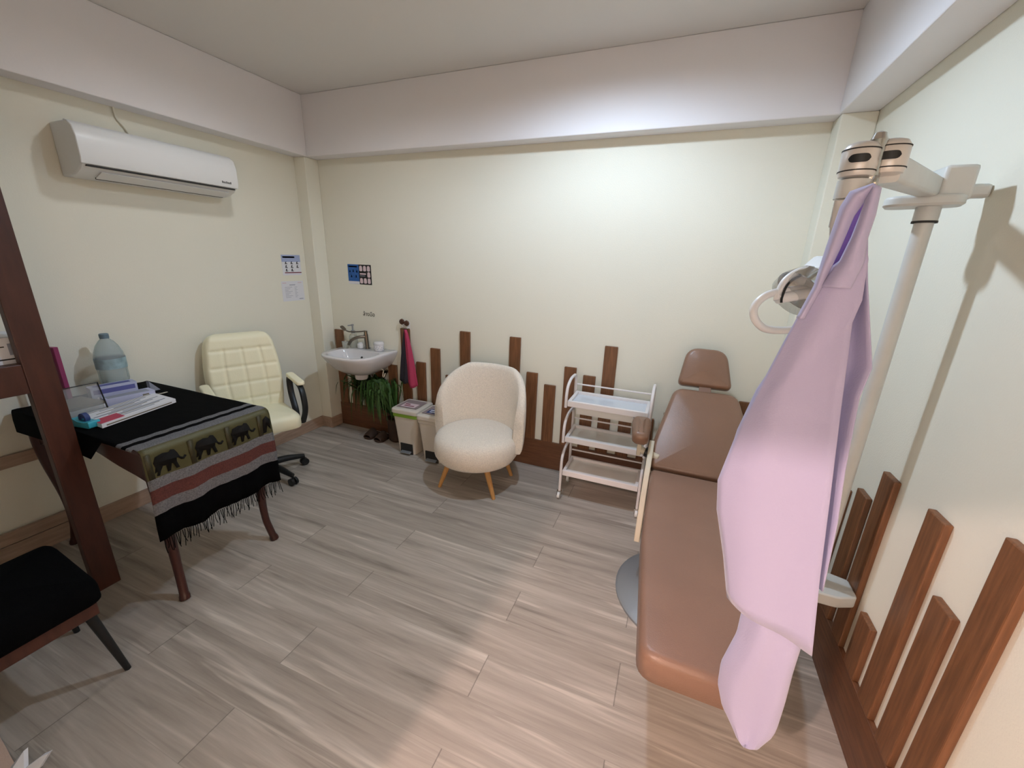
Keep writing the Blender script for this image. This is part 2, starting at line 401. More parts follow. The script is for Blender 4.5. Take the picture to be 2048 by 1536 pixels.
# ------------------------------------------------------------------ air conditioner
t = thing('air_conditioner', 'white split air conditioner high on the left wall', 'air conditioner', (0, -1.285, 2.1))
AZ = -.034
prof = [(a, b_+AZ) for a, b_ in [(0, 2.37), (.13, 2.372), (.175, 2.362), (.208, 2.335), (.222, 2.29), (.222, 2.19), (.213, 2.165), (.185, 2.14), (.12, 2.112), (.0, 2.105)]]
bm = B(); y0, y1 = -1.70, -.852
prism(bm, prof, lambda u, v, w: Vector((u, y0+w, v)), y1-y0); obj('housing', bm, M['white_plastic'], t, bevel=.008)
pf = [(a, b_+AZ) for a, b_ in [(.15, 2.374), (.18, 2.366), (.214, 2.34), (.229, 2.29), (.229, 2.19), (.219, 2.162), (.205, 2.165), (.2, 2.2), (.2, 2.33), (.15, 2.36)]]
bm = B(); prism(bm, pf, lambda u, v, w: Vector((u, y0-.004+w, v)), y1-y0+.008); obj('front_panel', bm, M['white_plastic'], t, bevel=.004)
bm = B(); box(bm, .19, .218, y0+.02, y1-.02, 2.153+AZ, 2.16+AZ); obj('seam', bm, M['dark_gap'], t, smooth=False)
bm = B(); mm = frame((.188, 0, 2.1385+AZ), (.92, 0, .39), (0, 1, 0), (-.39, 0, .92))
box(bm, -.075, 0, y0+.09, y1-.05, -.006, 0, mtx=mm); obj('louver', bm, M['white_plastic'], t, bevel=.002)
bm = B(); mm = frame((.114, 0, 2.109+AZ), (.92, 0, .3), (0, 1, 0), (-.3, 0, .92)); box(bm, 0, .006, y0+.09, y1-.05, -.008, .001, mtx=mm); obj('seam', bm, M['dark_gap'], t, smooth=False)
bm = B()
for k in range(7): box(bm, .2291, .2296, -.965+k*.0095, -.959+k*.0095, 2.186+AZ, 2.186+AZ+(.011 if k % 3 else .014))
obj('logo', bm, M['dark_gap'], t, smooth=False)
bm = B(); tube(bm, spline([(.01, -1.395, ZB), (.01, -1.39, 2.44), (.012, -1.36, 2.40), (.012, -1.33, 2.34)]), .006)
tag(obj('pipe', bm, M['wall']), 'thin pipe running up the wall from the air conditioner to the beam', 'pipe')

# ------------------------------------------------------------------ posters and notices (flat sheets)
def sheet(name, label, cat, marks, mats, fr, w, h, th=.0012):
    bm = B(); mm = frame(*fr); box(bm, 0, w, 0, h, 0, th, mtx=mm)
    for u0, u1, v0, v1, mi in marks: box(bm, u0, u1, v0, v1, th, th+.0005, mi=mi, mtx=mm)
    return tag(obj(name, bm, mats, smooth=False), label, cat)
# poster of exercises, left wall (u runs along +y seen from the room)
mk = [(0, .193, .115, .174, 1), (.012, .135, .148, .162, 2), (.02, .193, .018, .026, 3)]
for r, (v, n) in enumerate(((.098, 3), (.066, 3), (.036, 2))):
    for k in range(n):
        u = .034+k*.058
        mk += [(u, u+.008, v, v+.018, 4), (u-.004, u+.02, v-.002, v+.004, 4), (u+.006, u+.013, v+.012, v+.02, 4)]
sheet('exercise_poster', 'pale blue poster with rows of small dark figures on the left wall beside the column', 'poster', mk,
      [M['paper'], M['pale_blue'], M['navy'], M['maroon'], M['black_print']], ((0.0005, -.395, 1.513), (0, 1, 0), (0, 0, 1), (1, 0, 0)), .193, .174)
mk = [(.01, .05, .155, .163, 2), (.17, .21, .155, .163, 2), (.08, .14, .138, .144, 1), (.17, .212, .012, .018, 1)]
for k in range(8): mk += [(.03, .03+.075-.02*(k % 3), .12-k*.0125, .1225-k*.0125, 1), (.13, .13+.03-.01*(k % 2), .12-k*.0125, .1225-k*.0125, 1)]
sheet('price_list', 'white printed sheet with faint columns of text below the pale blue poster', 'notice', mk,
      [M['paper'], M['paper_grey'], M['pink_print']], ((0.0005, -.426, 1.288), (0, 1, 0), (0, 0, 1), (1, 0, 0)), .228, .174)
fr = ((.3625, -.0005, 1.446), (1, 0, 0), (0, 0, 1), (0, -1, 0))
mk = [(0, .128, .025, .176, 1), (.012, .11, .15, .162, 2)]
for u, v in ((.015, .105), (.055, .108), (.095, .105), (.03, .06), (.085, .06)):
    mk += [(u, u+.018, v, v+.006, 0), (u+.004, u+.014, v+.006, v+.02, 0)]
sheet('blue_poster', 'blue and white poster above the basin, left of the black poster', 'poster', mk, [M['paper'], M['blue'], M['pale_blue']], fr, .128, .176)
bm = B(); f2 = ((.4905, -.0005, 1.446), (1, 0, 0), (0, 0, 1), (0, -1, 0)); mm = frame(*f2); box(bm, 0, .14, 0, .176, 0, .0012, mtx=mm)
for u, v in ((.024, .142), (.068, .142), (.112, .142), (.112, .088), (.024, .033), (.068, .033), (.112, .033)):
    prism(bm, rpoly([(u-.018, v-.024), (u+.018, v-.024), (u+.015, v+.024), (u-.015, v+.024)], .014, 4), lambda a, b_, w: mm @ Vector((a, b_, .0012+w)), .0005, 1)
box(bm, .01, .08, .088, .1, .0012, .0017, mi=1, mtx=mm); box(bm, .01, .07, .074, .08, .0012, .0017, mi=2, mtx=mm)
tag(obj('black_poster', bm, [M['black_print'], M['pink_print'], M['paper_grey']], smooth=False), 'black poster with pale oval pictures on the back wall, right of the blue poster', 'poster')
# hand-washing notice
cu = bpy.data.curves.new('notice', 'FONT'); cu.body = 'ล้างมือ'; cu.size = .052; cu.extrude = .0004; cu.align_x = 'CENTER'
to = bpy.data.objects.new('tmp', cu); col.objects.link(to); bpy.context.view_layer.update()
me = bpy.data.meshes.new_from_object(to.evaluated_get(bpy.context.evaluated_depsgraph_get())); bpy.data.objects.remove(to)
bm = B(); bm.from_mesh(me); bm.transform(frame((.57, -.0010, 1.158), (1, 0, 0), (0, 0, 1), (0, -1, 0)))
tag(obj('wall_lettering', bm, M['dark_gap'], smooth=False), 'small dark lettering on the wall above the tap and white jar', 'lettering')

# ------------------------------------------------------------------ wash basin
basin = t = thing('wash_basin', 'white wall hung ceramic wash basin in the back left corner', 'basin', (.605, 0, .86))
out = rpoly([(.335, -.002), (.335, -.39), (.47, -.505), (.75, -.505), (.885, -.39), (.885, -.002)], [.02, .10, .13, .13, .10, .02], 6)
inn = rpoly([(.385, -.15), (.385, -.37), (.49, -.462), (.73, -.462), (.835, -.37), (.835, -.15)], [.1, .1, .12, .12, .1, .1], 6)
bm = B(); cx, cy = .61, -.24
def ring(poly, s, z, dy=0.): return [bm.verts.new((cx+(x-cx)*s, min(-.002, cy+(y-cy)*s+dy), z)) for x, y in poly]
R_ = [ring(out, .30, .655, .05), ring(out, .55, .675, .05), ring(out, .80, .735, .03), ring(out, .95, .81, .01), ring(out, 1., .845), ring(out, 1., .858), ring(out, .985, .863),
      ring(inn, 1., .860), ring(inn, .97, .845), ring(inn, .82, .79), ring(inn, .55, .745), ring(inn, .15, .73)]
for a, b_ in zip(R_, R_[1:]):
    for k in range(len(a)): bm.faces.new((a[k], a[(k+1) % len(a)], b_[(k+1) % len(a)], b_[k]))
bm.faces.new(R_[0][::-1]); bm.faces.new(R_[-1])
obj('bowl', bm, M['ceramic'], t, autos=60)
bm = B(); lathe(bm, [(.011, 0), (.011, .004)], n=16, mtx=Matrix.Rotation(math.radians(55), 4, 'X'), c=(.615, -.185, .80)); obj('overflow_hole', bm, M['black_plastic'], t)
bm = B(); lathe(bm, [(.055, .6), (.06, .615), (.06, .66)], c=(.6, -.19, 0), n=24); obj('drain_boss', bm, M['ceramic'], t)
# tap: swan lever
t2 = thing('tap', 'brushed metal basin tap with long paddle lever', 'tap', (.585, -.075, .862))
bm = B(); tube(bm, [(.59, -.075, .8635), (.59, -.075, .87)], .026, 16); tube(bm, [(.59, -.075, .868), (.582, -.075, 1.0)], .019, 16)
tube(bm, [(.582, -.075, 1.0), (.581, -.075, 1.03)], .016, 14); obj('body', bm, M['tap_metal'], t2)
bm = B(); tube(bm, spline([(.583, -.08, .975), (.53, -.12, .972), (.48, -.155, .945), (.455, -.17, .90)]), .014, 12); obj('spout', bm, M['tap_metal'], t2)
bm = B(); tube(bm, spline([(.58, -.075, 1.028), (.52, -.10, 1.02), (.44, -.13, 1.018), (.40, -.145, 1.035)]), .006, 10)
pad(bm, rpoly([(-.03, -.02), (.03, -.02), (.03, .02), (-.03, .02)], .019, 5), .008, frame((.385, -.15, 1.045), (.72, .1, -.68), (.1, 1, .2), (.68, -.2, .72)), .003); obj('lever', bm, M['tap_metal'], t2)
bm = B(); tube(bm, spline([(.62, -.09, .64), (.64, -.1, .60), (.68, -.09, .56), (.73, -.06, .58), (.742, -.03, .63)]), .014, 12)
tube(bm, [(.62, -.09, .63), (.62, -.09, .70)], .018, 12); tube(bm, [(.742, -.03, .64), (.742, -.001, .645)], .02, 12)
tube(bm, spline([(.745, -.03, .69), (.742, -.06, .64), (.742, -.07, .53), (.74, -.04, .47), (.74, -.002, .47)]), .008, 10)
obj('drain_pipe', bm, M['chrome'], basin)
# soap dispenser, cups
t = thing('soap_dispenser', 'clear pump soap dispenser standing behind the tap', 'dispenser', (.43, -.075, .862))
bm = B(); lathe(bm, [(.034, .862), (.038, .87), (.038, .965), (.03, .985), (.015, .995), (.015, 1.0)], c=(.43, -.075, 0)); obj('bottle', bm, M['clear'], t)
bm = B(); lathe(bm, [(.018, .998), (.019, 1.02), (.008, 1.024), (.007, 1.065), (.012, 1.066), (.012, 1.078)], c=(.43, -.075, 0), n=16)
tube(bm, [(.43, -.075, 1.072), (.395, -.10, 1.066)], .005, 8); obj('pump', bm, M['silver'], t)
bm = B(); lathe(bm, [(.03, .862), (.034, .87), (.032, .90), (.015, .915)], c=(.508, -.07, 0)); tag(obj('soap_jar', bm, M['white_plastic']), 'low white jar beneath the tap spout on the basin ledge', 'jar')
bm = B(); lathe(bm, [(.026, .862), (.032, .925), (.030, .925), (.0245, .866)], c=(.40, -.152, 0)); tag(obj('clear_cup', bm, M['clear']), 'small clear cup on the left of the basin rim', 'cup')
t = thing('white_canister', 'white speckled canister on the right side of the basin ledge', 'canister', (.735, -.085, .862))
bm = B(); lathe(bm, [(.042, .862), (.045, .868), (.045, .915), (.043, .918)], c=(.735, -.085, 0))
for k in range(14):
    a = -2.4+k*.21; z = .872+(k*37 % 11)*.0035
    box(bm, -.003, .003, -.003, .003, 0, .0006, mi=1, mtx=frame((.735+.0451*math.cos(a), -.085+.0451*math.sin(a), z), (-math.sin(a), math.cos(a), 0), (0, 0, 1), (math.cos(a), math.sin(a), 0)))
obj('body', bm, [M['ceramic'], M['paper_grey']], t)
bm = B(); lathe(bm, [(.046, .916), (.048, .92), (.048, .935), (.04, .945), (.01, .948)], c=(.735, -.085, 0)); obj('lid', bm, M['ceramic'], t)

# knobs and towel
for x, z, lab in ((.967, 1.143, 'left one of the two brown hook knobs above the pink towel'), (1.018, 1.133, 'right one of the two brown hook knobs, holding the pink towel')):
    t = thing('hook_knob', lab, 'hook', (x, 0, z), 0, 'brown hook knobs')
    mx_ = Matrix.Rotation(PI/2, 4, 'X')
    bm = B(); lathe(bm, [(.012, .022), (.024, .026), (.027, .036), (.022, .046), (.008, .05)], n=8, mtx=mx_); obj('knob', bm, M['knob'], t, local=True)
    bm = B(); box(bm, -.012, .012, -.004, 0, -.06, .012); tube(bm, [(0, 0, 0), (0, -.024, 0)], .006, 8); tube(bm, spline([(0, -.002, -.04), (0, -.03, -.045), (0, -.035, -.03)], 4), .004, 8); obj('backplate', bm, M['white_plastic'], t, local=True)
t = thing('towel', 'pink and charcoal folded cloth hanging from the right knob', 'towel', (1.018, -.045, 1.08))
def towel_sheet(xa0, xb0, xa1, xb1, z0, z1, y, ph):
    bm = B()
    def f(u, v):
        k = v**.75
        xa, xb = xa0+(xa1-xa0)*k, xb0+(xb1-xb0)*k
        return Vector((xa+(xb-xa)*u, y-.014*math.sin(u*PI)*(.3+v)-.006*math.sin(u*9+ph+v*2), z0+(z1-z0)*v-.03*math.sin(u*PI)*v))
    grid(bm, 10, 16, f); return bm
obj('dark_half', towel_sheet(1.006, 1.022, .93, 1.045, 1.085, .60, -.05, 0), M['dark_cloth'], t, solid=.006)
obj('pink_half', towel_sheet(1.012, 1.03, 1.025, 1.135, 1.08, .575, -.062, 2), M['pink_cloth'], t, solid=.006)

# ------------------------------------------------------------------ plant below the basin, slippers
t = thing('potted_plant', 'leafy dark green plant in a dark pot under the basin', 'plant', (.905, -.12, 0))
bm = B(); lathe(bm, [(.05, 0), (.07, .02), (.078, .2), (.085, .22), (.085, .235), (.075, .235), (.07, .2)], c=(.905, -.12, 0)); obj('pot', bm, M['pot'], t)
bm = B(); rnd = random.Random(4)
for k in range(330):
    a = rnd.uniform(0, 2*PI); rr = abs(rnd.gauss(0, .10)); hh = rnd.uniform(.28, .40); dr = rnd.uniform(.05, .36)
    p0 = Vector((.905, -.12, .22)); tip = Vector((.66+math.cos(a)*rr*1.6, -.125+math.sin(a)*rr*.7, .22+hh))
    end = tip+Vector((math.cos(a)*.07, math.sin(a)*.05, -dr))
    end.x = min(end.x, .985); tip.x = min(tip.x, .985); end.y = min(end.y, -.035); tip.y = min(tip.y, -.03); tip.z = min(tip.z, .60)
    pts = spline([p0, (p0+tip)/2+Vector((rnd.uniform(-.02, .02), rnd.uniform(-.01, .01), .04)), tip, end], 5)
    side = Vector((-math.sin(a), math.cos(a), 0)); prev = None
    for i, p in enumerate(pts):
        s = i/(len(pts)-1); w = .012*math.sin(PI*min(1, .12+s*.88))
        p = Vector((p.x, min(p.y, -.028), min(p.z, .615))); q = (bm.verts.new(p-side*w), bm.verts.new(Vector((p.x+side.x*w, min(-.026, p.y+side.y*w), p.z))))
        if prev: bm.faces.new((prev[0], prev[1], q[1], q[0]))
        prev = q
obj('foliage', bm, M['leaf'], t, kind='stuff')
for x, y, rz, lab in ((.64, -.165, .06, 'left one of the dark brown slippers under the basin'), (.775, -.175, -.04, 'right one of the dark brown slippers, nearer the waste bin')):
    t = thing('slipper', lab, 'slipper', (x, y, 0), rz, 'pair of brown slippers')
    ol = rpoly([(-.042, .11), (-.054, -.075), (.054, -.075), (.042, .11)], [.04, .055, .055, .04], 5)
    bm = B(); pad(bm, ol, .02, Matrix.Identity(4), .006); obj('sole', bm, M['slipper'], t, local=True)
    bm = B()
    def f(u, v):
        a = u*PI; w = .053-.004*v; y_ = -.068+v*.10
        return Vector((-math.cos(a)*w*(.72+.28*min(1, v*3)), y_, .018+math.sin(a)*(.03+.035*v)))
    grid(bm, 12, 8, f); obj('upper', bm, M['slipper'], t, local=True, solid=.006)

# ------------------------------------------------------------------ pedal bins
def pedal_bin(x, y, lab, band, stick, rz):
    t = thing('pedal_bin', lab, 'bin', (x, y, 0), rz, 'white pedal bins')
    bm = B()   # tapered body, front towards -y
    def rg(hw, yf, yb, z): return [bm.verts.new((px, py, z)) for px, py in rpoly([(-hw, yf), (hw, yf), (hw, yb), (-hw, yb)], .03, 3)]
    rs = [rg(.088, 0, .2, .0), rg(.1, -.006, .215, .12), rg(.122, -.02, .24, .36)]
    for a, b_ in zip(rs, rs[1:]):
        for k in range(len(a)): bm.faces.new((a[k], a[(k+1) % len(a)], b_[(k+1) % len(a)], b_[k]))
    bm.faces.new(rs[0][::-1]); bm.faces.new(rs[-1]); obj('body', bm, M['cream_bin'], t, local=True)
    bm = B(); box(bm, -.062, .062, -.012, .02, 0.001, .10); obj('pedal_recess', bm, M['dark_gap'], t, local=True, smooth=False)
    bm = B(); pad(bm, rpoly([(-.055, -.04), (.055, -.04), (.048, .01), (-.048, .01)], .015, 3), .012, frame((0, 0, .022), (1, 0, 0), (0, 1, .25), (0, -.25, 1)), .004); obj('pedal', bm, M['silver'], t, local=True)
    bm = B(); ol = rpoly([(-.128, -.026), (.128, -.026), (.128, .246), (-.128, .246)], .03, 4)
    pad(bm, ol, .034, Matrix.Translation((0, 0, .352)), .006); obj('rim_band', bm, band, t, local=True)
    bm = B(); ol = rpoly([(-.136, -.034), (.136, -.034), (.136, .254), (-.136, .254)], .035, 4)
    pad(bm, ol, .045, Matrix.Translation((0, 0, .386)), .016, .006)
    ld = obj('lid', bm, M['cream_bin'], t, local=True)
    bm = B(); box(bm, -.10, .10, .01, .2, .4375, .4385, mi=1); box(bm, -.07, .07, .03, .12, .4385, .4392, mi=0); box(bm, -.05, .05, .05, .066, .4392, .4396, mi=2); box(bm, -.06, -.01, .085, .105, .4392, .4396, mi=2)
    obj('sticker', bm, stick, ld, local=True, smooth=False)
    return t
M['cream_bin'] = mat('offwhite_bin_plastic', (214, 206, 194), .4)
M['bin_grey'] = mat('grey_label', (150, 134, 134), .6)
pedal_bin(1.165, -.305, 'white pedal bin with green rim and maroon sticker, under the pink towel', M['green'], [M['pink_print'], M['bin_grey'], M['maroon']], .03)
pedal_bin(1.455, -.345, 'white pedal bin with navy sticker, between green rimmed bin and round chair', M['cream_bin'], [M['navy'], M['bin_grey'], M['paper']], .03)

# ------------------------------------------------------------------ round beige chair
t = thing('round_chair', 'beige fabric round chair with curved back and light wooden legs', 'chair', (1.95, -.48, 0))
c = Vector((1.95, -.48, 0)); r = .322
prof = [(.05, .235), (.26, .236), (.30, .247), (.32, .28), (.324, .33), (.32, .385), (.302, .42), (.26, .44), (.16, .452), (.03, .456)]
bm = B(); lathe(bm, prof, c=c, n=40); obj('seat', bm, M['bouclé'], t, autos=80)
bm = B()
def fback(u, v):   # closed section swept round the rear of the seat
    a = math.radians(2+176*u); s = math.sin(PI*u); hb = .31; ht = .62+.29*min(1, s*1.2)**.6
    k = v*2*PI; th = .04
    zz = hb+(ht-hb)*(.5-.5*math.cos(k)); inout = math.sin(k)
    sq = math.copysign(abs(inout)**.45, inout); lean = .012*(zz-hb)/.6
    rr = r-.006+th*.5+lean+sq*th
    return Vector((c.x+math.cos(a)*rr, c.y+math.sin(a)*rr*.86, zz))
vs = grid(bm, 40, 24, fback)
for i in (0, -1): bm.faces.new([vs[j][i] for j in range(24)])
bmesh.ops.remove_doubles(bm, verts=bm.verts[:], dist=.0005)
obj('backrest', bm, M['bouclé'], t, autos=80)
for tx, ty, bx, by in ((1.80, -.62, 1.725, -.665), (2.10, -.62, 2.18, -.645), (2.10, -.32, 2.165, -.265), (1.80, -.32, 1.735, -.265)):
    bm = B(); tube(bm, [(bx, by, 0), (tx, ty, .24)], [.014, .024], 14); obj('leg', bm, M['light_wood'], t)

# ------------------------------------------------------------------ white trolley
t = thing('trolley', 'white three tier metal trolley with glass trays between round chair and exam chair', 'trolley', (2.9, -.23, 0))
X0, X1, YA, YB = 2.628, 3.168, -.415, -.15
def tray(z, surf):
    bm = B(); box(bm, X0, X1, YA, YA+.022, z-.03, z+.012); box(bm, X0, X1, YB-.022, YB, z-.03, z+.012)
    box(bm, X0, X0+.022, YA+.022, YB-.022, z-.03, z+.012); box(bm, X1-.022, X1, YA+.022, YB-.022, z-.03, z+.012)
    p = obj('tray', bm, M['white_metal'], t, bevel=.003)
    bm = B(); box(bm, X0+.02, X1-.02, YA+.02, YB-.02, z-.016, z-.008); obj('tray_panel', bm, surf, p, smooth=False)
    bm = B(); tube(bm, [(X0, YB+.006, z+.062), (X1, YB+.006, z+.062)], .006, 8); obj('back_rail', bm, M['white_metal'], t)
for z, s in ((.222, 'tray_glass'), (.492, 'tray_glass'), (.765, 'tray_lit')): tray(z, M[s])
for x in (X0-.012, X1+.012):
    for za, zb_ in ((.05, .38), (.455, .64), (.725, .905)):
        zs = za
        bm = B(); tube(bm, spline([(x, YA+.005, zs), (x, YA+.005, zb_-.10), (x, YA+.03, zb_-.035), (x, YA+.10, zb_), (x, YB-.08, zb_+.005), (x, YB-.02, zb_-.005), (x, YB+.006, zb_-.06), (x, YB+.006, max(.05, zs-.03))], 6), .0105, 10)
        obj('side_rail', bm, M['white_metal'], t)
    bm = B(); tube(bm, [(x, YB+.006, .05), (x, YB+.006, .72)], .009, 10); obj('upright', bm, M['white_metal'], t)
    for y in (YA+.005, YB+.006):
        cs = B(); tube(cs, [(x, y, .08), (x, y, .058)], .008, 8); box(cs, x-.016, x+.016, y-.018, y+.008, .055, .062); box(cs, x-.017, x-.012, y-.02, y+.004, .022, .058); box(cs, x+.012, x+.017, y-.02, y+.004, .022, .058)
        ca = obj('caster', cs, M['chrome'], t, smooth=False)
        bm = B(); lathe(bm, [(.012, -.011), (.027, -.009), (.027, .009), (.012, .011)], c=(x, y-.010, .027), n=18, mtx=Matrix.Rotation(PI/2, 4, 'Y')); obj('wheel', bm, M['white_plastic'], ca)
bm = B(); ol = [(X0+.06, YA+.03), (X1-.09, YA+.03), (X1-.09, YB-.03), (X0+.06, YB-.03)]
for a, b_ in (((X0+.06, X1-.09, YA+.03, YA+.036), 0), ((X0+.06, X1-.09, YB-.036, YB-.03), 0), ((X0+.06, X0+.066, YA+.036, YB-.036), 0), ((X1-.096, X1-.09, YA+.036, YB-.036), 0)):
    box(bm, *a, .685, .735)
box(bm, X0+.06, X1-.09, YA+.03, YB-.03, .68, .686); obj('drawer', bm, M['white_plastic'], t, smooth=False)

# ------------------------------------------------------------------ brown exam chair
t = thing('exam_chair', 'brown leather reclining exam chair in front of the pole, partly behind the gown', 'chair', (3.5, -1.1, 0))
bm = B(); lathe(bm, [(.36, 0), (.36, .012), (.345, .022), (.27, .034), (.22, .055), (.2, .09), (.18, .1)], c=(3.5, -1.07, 0), n=48); obj('base_disc', bm, M['silver'], t)
bm = B(); pad(bm, rpoly([(3.285, -1.30), (3.70, -1.30), (3.70, -.84), (3.285, -.84)], .05, 4), .38, Matrix.Translation((0, 0, .09)), .02); obj('column', bm, M['cream_plastic'], t)
ol = rpoly([(-.215, -.625), (.105, -.625), (.225, .0), (.268, .60), (-.268, .60), (-.262, 0)], [.06, .06, .1, .03, .03, .1], 5)
bm = B(); pad(bm, ol, .105, frame((3.505, -1.395, .475), (1, 0, 0), (0, 1, .012), (0, -.012, 1)), .028, .006); obj('leg_pad', bm, M['leather2'], t, autos=60)
bm = B(); pad(bm, inset(ol, .03), .025, frame((3.505, -1.395, .452), (1, 0, 0), (0, 1, .012), (0, -.012, 1)), .004); obj('leg_pad_shell', bm, M['cream_plastic'], t)
# backrest from hinge to top
hb, tp = Vector((3.505, -.755, .565)), Vector((3.49, -.325, .955)); d = (tp-hb); Lb = d.length; d.normalize(); nn = Vector((1, 0, 0)).cross(d)
mb = frame(hb-nn*.075, (1, 0, 0), d, nn)
ol = rpoly([(-.275, .0), (.275, .0), (.285, .14), (.18, Lb), (-.185, Lb), (-.285, .14)], [.04, .04, .16, .065, .065, .16], 6)
bm = B(); pad(bm, ol, .085, mb, .03, .012); obj('backrest', bm, M['leather'], t, autos=60)
bm = B(); pad(bm, inset(ol, -.006), .03, frame(hb-nn*.09, (1, 0, 0), d, nn), .006); obj('backrest_shell', bm, M['cream_plastic'], t)
h0, h1 = Vector((3.475, -.315, .975)), Vector((3.465, -.205, 1.20)); d2 = (h1-h0); Lh = d2.length; d2.normalize(); n2 = Vector((1, 0, 0)).cross(d2)
ol = rpoly([(-.16, 0), (.16, .0), (.115, Lh), (-.115, Lh)], [.04, .04, .075, .075], 7)
bm = B(); pad(bm, ol, .075, frame(h0-n2*.06, (1, 0, 0), d2, n2), .028, .012); obj('headrest', bm, M['leather'], t, autos=60)
bm = B(); box(bm, -.035, .035, -.06, .06, -.012, .0, mtx=frame((3.483, -.33, .955), (1, 0, 0), d, nn)); obj('headrest_bracket', bm, M['leather2'], t, bevel=.003)
# left arm pad with its support and the cream side cover
bm = B(); pad(bm, rpoly([(-.044, -.11), (.044, -.11), (.06, .115), (-.06, .115)], [.035, .035, .05, .05], 6), .08, frame((3.15, -.66, .715), (1, .06, 0), (-.06, 1, .18), (0, -.18, 1)), .034, .012, base=.015); obj('arm_pad', bm, M['leather'], t, autos=60)
bm = B(); box(bm, 3.14, 3.165, -.70, -.64, .60, .73); tube(bm, [(3.15, -.675, .635), (3.27, -.70, .61)], .022, 14); obj('arm_bracket', bm, M['cream_plastic'], t, bevel=.004)
bm = B(); tube(bm, [(3.19, -.683, .628), (3.215, -.688, .623)], .03, 16); obj('arm_dial', bm, M['black_plastic'], t)
bm = B(); sidep = [(-.64, .69), (-.60, .66), (-.72, .50), (-.80, .40), (-.98, .29), (-1.0, .26), (-1.06, .26), (-1.03, .37), (-.93, .50), (-.82, .60), (-.72, .67)]
prism(bm, sidep[::-1], lambda u, v, w: Vector((3.205+w, u, v)), .03); obj('side_cover', bm, M['cream_plastic'], t, bevel=.004)

# ------------------------------------------------------------------ wall pole with dental lamp arm
t = thing('lamp_pole', 'off white wall mounted pole with jointed arm and round handled exam lamp', 'lamp', (3.92, -1.335, .5))
PX, PY = 3.92, -1.335
bm = B(); tube(bm, [(PX, PY, .55), (PX, PY, 1.862)], .0235, 20); obj('pole', bm, M['grey_white'], t)
bm = B(); tube(bm, [(PX, PY, 1.856), (PX, PY, 1.862)], .031, 20); obj('seam_ring', bm, M['dark_gap'], t)
bm = B(); tube(bm, [(PX, PY, 1.862), (PX, PY, 1.91)], .03, 20); obj('collar', bm, M['grey_white'], t)
bm = B(); pad(bm, rpoly([(-.10, -.055), (.085, -.055), (.085, .055), (-.10, .055)], .045, 5), .03, frame((PX-.01, PY, 1.902), (.95, -.3, 0), (.3, .95, 0), (0, 0, 1)), .01); obj('pivot_plate', bm, M['grey_white'], t)
bm = B(); box(bm, PX-.005, PX+.072, PY-.05, PY+.06, 1.915, 2.01); box(bm, PX+.06, W-.001, PY+.03, PY+.06, 1.93, 1.97); obj('wall_bracket', bm, M['grey_white'], t, bevel=.01)
bm = B(); tube(bm, [(PX, PY, .50), (PX, PY, .56)], .032, 18); obj('foot_collar', bm, M['white_plastic'], t)
bm = B(); prism(bm, rpoly([(-.075, -.08), (.06, -.08), (W-PX-.0225, -.05), (W-PX-.0225, .05), (.06, .07), (-.06, .07)], .012, 3), lambda u, v, w: Vector((PX+u, PY+v, .46+w)), .05); obj('foot_bracket', bm, M['grey_white'], t, bevel=.006)
# arm 1
E1 = Vector((3.600, -1.945, 1.905)); A0 = Vector((PX-.02, PY-.02, 1.955))
bm = B(); dd = (E1-A0).normalized(); sd = dd.cross(Vector((0, 0, 1))).normalized(); uu = sd.cross(dd)
def bar(bm, a, b_, wa, ha, wb, hb_):
    dd = (b_-a).normalized(); sd = dd.cross(Vector((0, 0, 1))).normalized(); uu = sd.cross(dd); vs = []
    for p, w, h in ((a, wa, ha), (b_, wb, hb_)):
        vs.append([bm.verts.new(p+sd*x*w/2+uu*y*h/2) for x, y in rpoly([(-1, -1), (1, -1), (1, 1), (-1, 1)], .35, 3)])
    n = len(vs[0])
    for k in range(n): bm.faces.new((vs[0][k], vs[0][(k+1) % n], vs[1][(k+1) % n], vs[1][k]))
    bm.faces.new(vs[0][::-1]); bm.faces.new(vs[1])
bar(bm, A0, E1, .05, .052, .048, .05); obj('upper_arm', bm, M['grey_white'], t)
# elbow: two slotted knuckles on a middle block
E0 = Vector((3.545, -1.972, 1.905)); ax = (E1-E0).normalized(); sideV = Vector((ax.y, -ax.x, 0)).normalized()
def knuckle(p, z0, z1):
    bm = B(); lathe(bm, [(.018, z0), (.028, z0+.004), (.0305, z0+.012), (.0305, z1-.014), (.024, z1-.004), (.012, z1)], c=(p.x, p.y, 0), n=28)
    k = obj('knuckle', bm, M['knuckle_silver'], t)
    bm = B()
    for zz in (z0+.013, z1-.015):
        bm = B(); lathe(bm, [(.0310, zz-.001), (.0312, zz+.0012)], c=(p.x, p.y, 0), n=28); obj('knuckle_seam', bm, M['dark_gap'], k, smooth=False)
    bm = B(); a0 = math.atan2(-3.058-p.y, 3.255-p.x)
    zc_ = (z0+z1)/2
    def f(u, v):
        a = a0+(u-.5)*1.15; return Vector((p.x+math.cos(a)*.0318, p.y+math.sin(a)*.0318, zc_+(v-.5)*.015*(1-.9*abs(2*u-1)**6)))
    grid(bm, 16, 2, f); obj('slot', bm, M['black_plastic'], k, smooth=False)
knuckle(E0, 1.884, 1.950); knuckle(E1, 1.892, 1.958)
bm = B(); mid = (E0+E1)/2; tube(bm, [(mid.x, mid.y, 1.87), (mid.x, mid.y, 1.955)], .016, 16); lathe(bm, [(.014, 1.955), (.01, 1.967), (.003, 1.97)], c=(mid.x, mid.y, 0), n=16); obj('elbow_block', bm, M['chrome'], t)
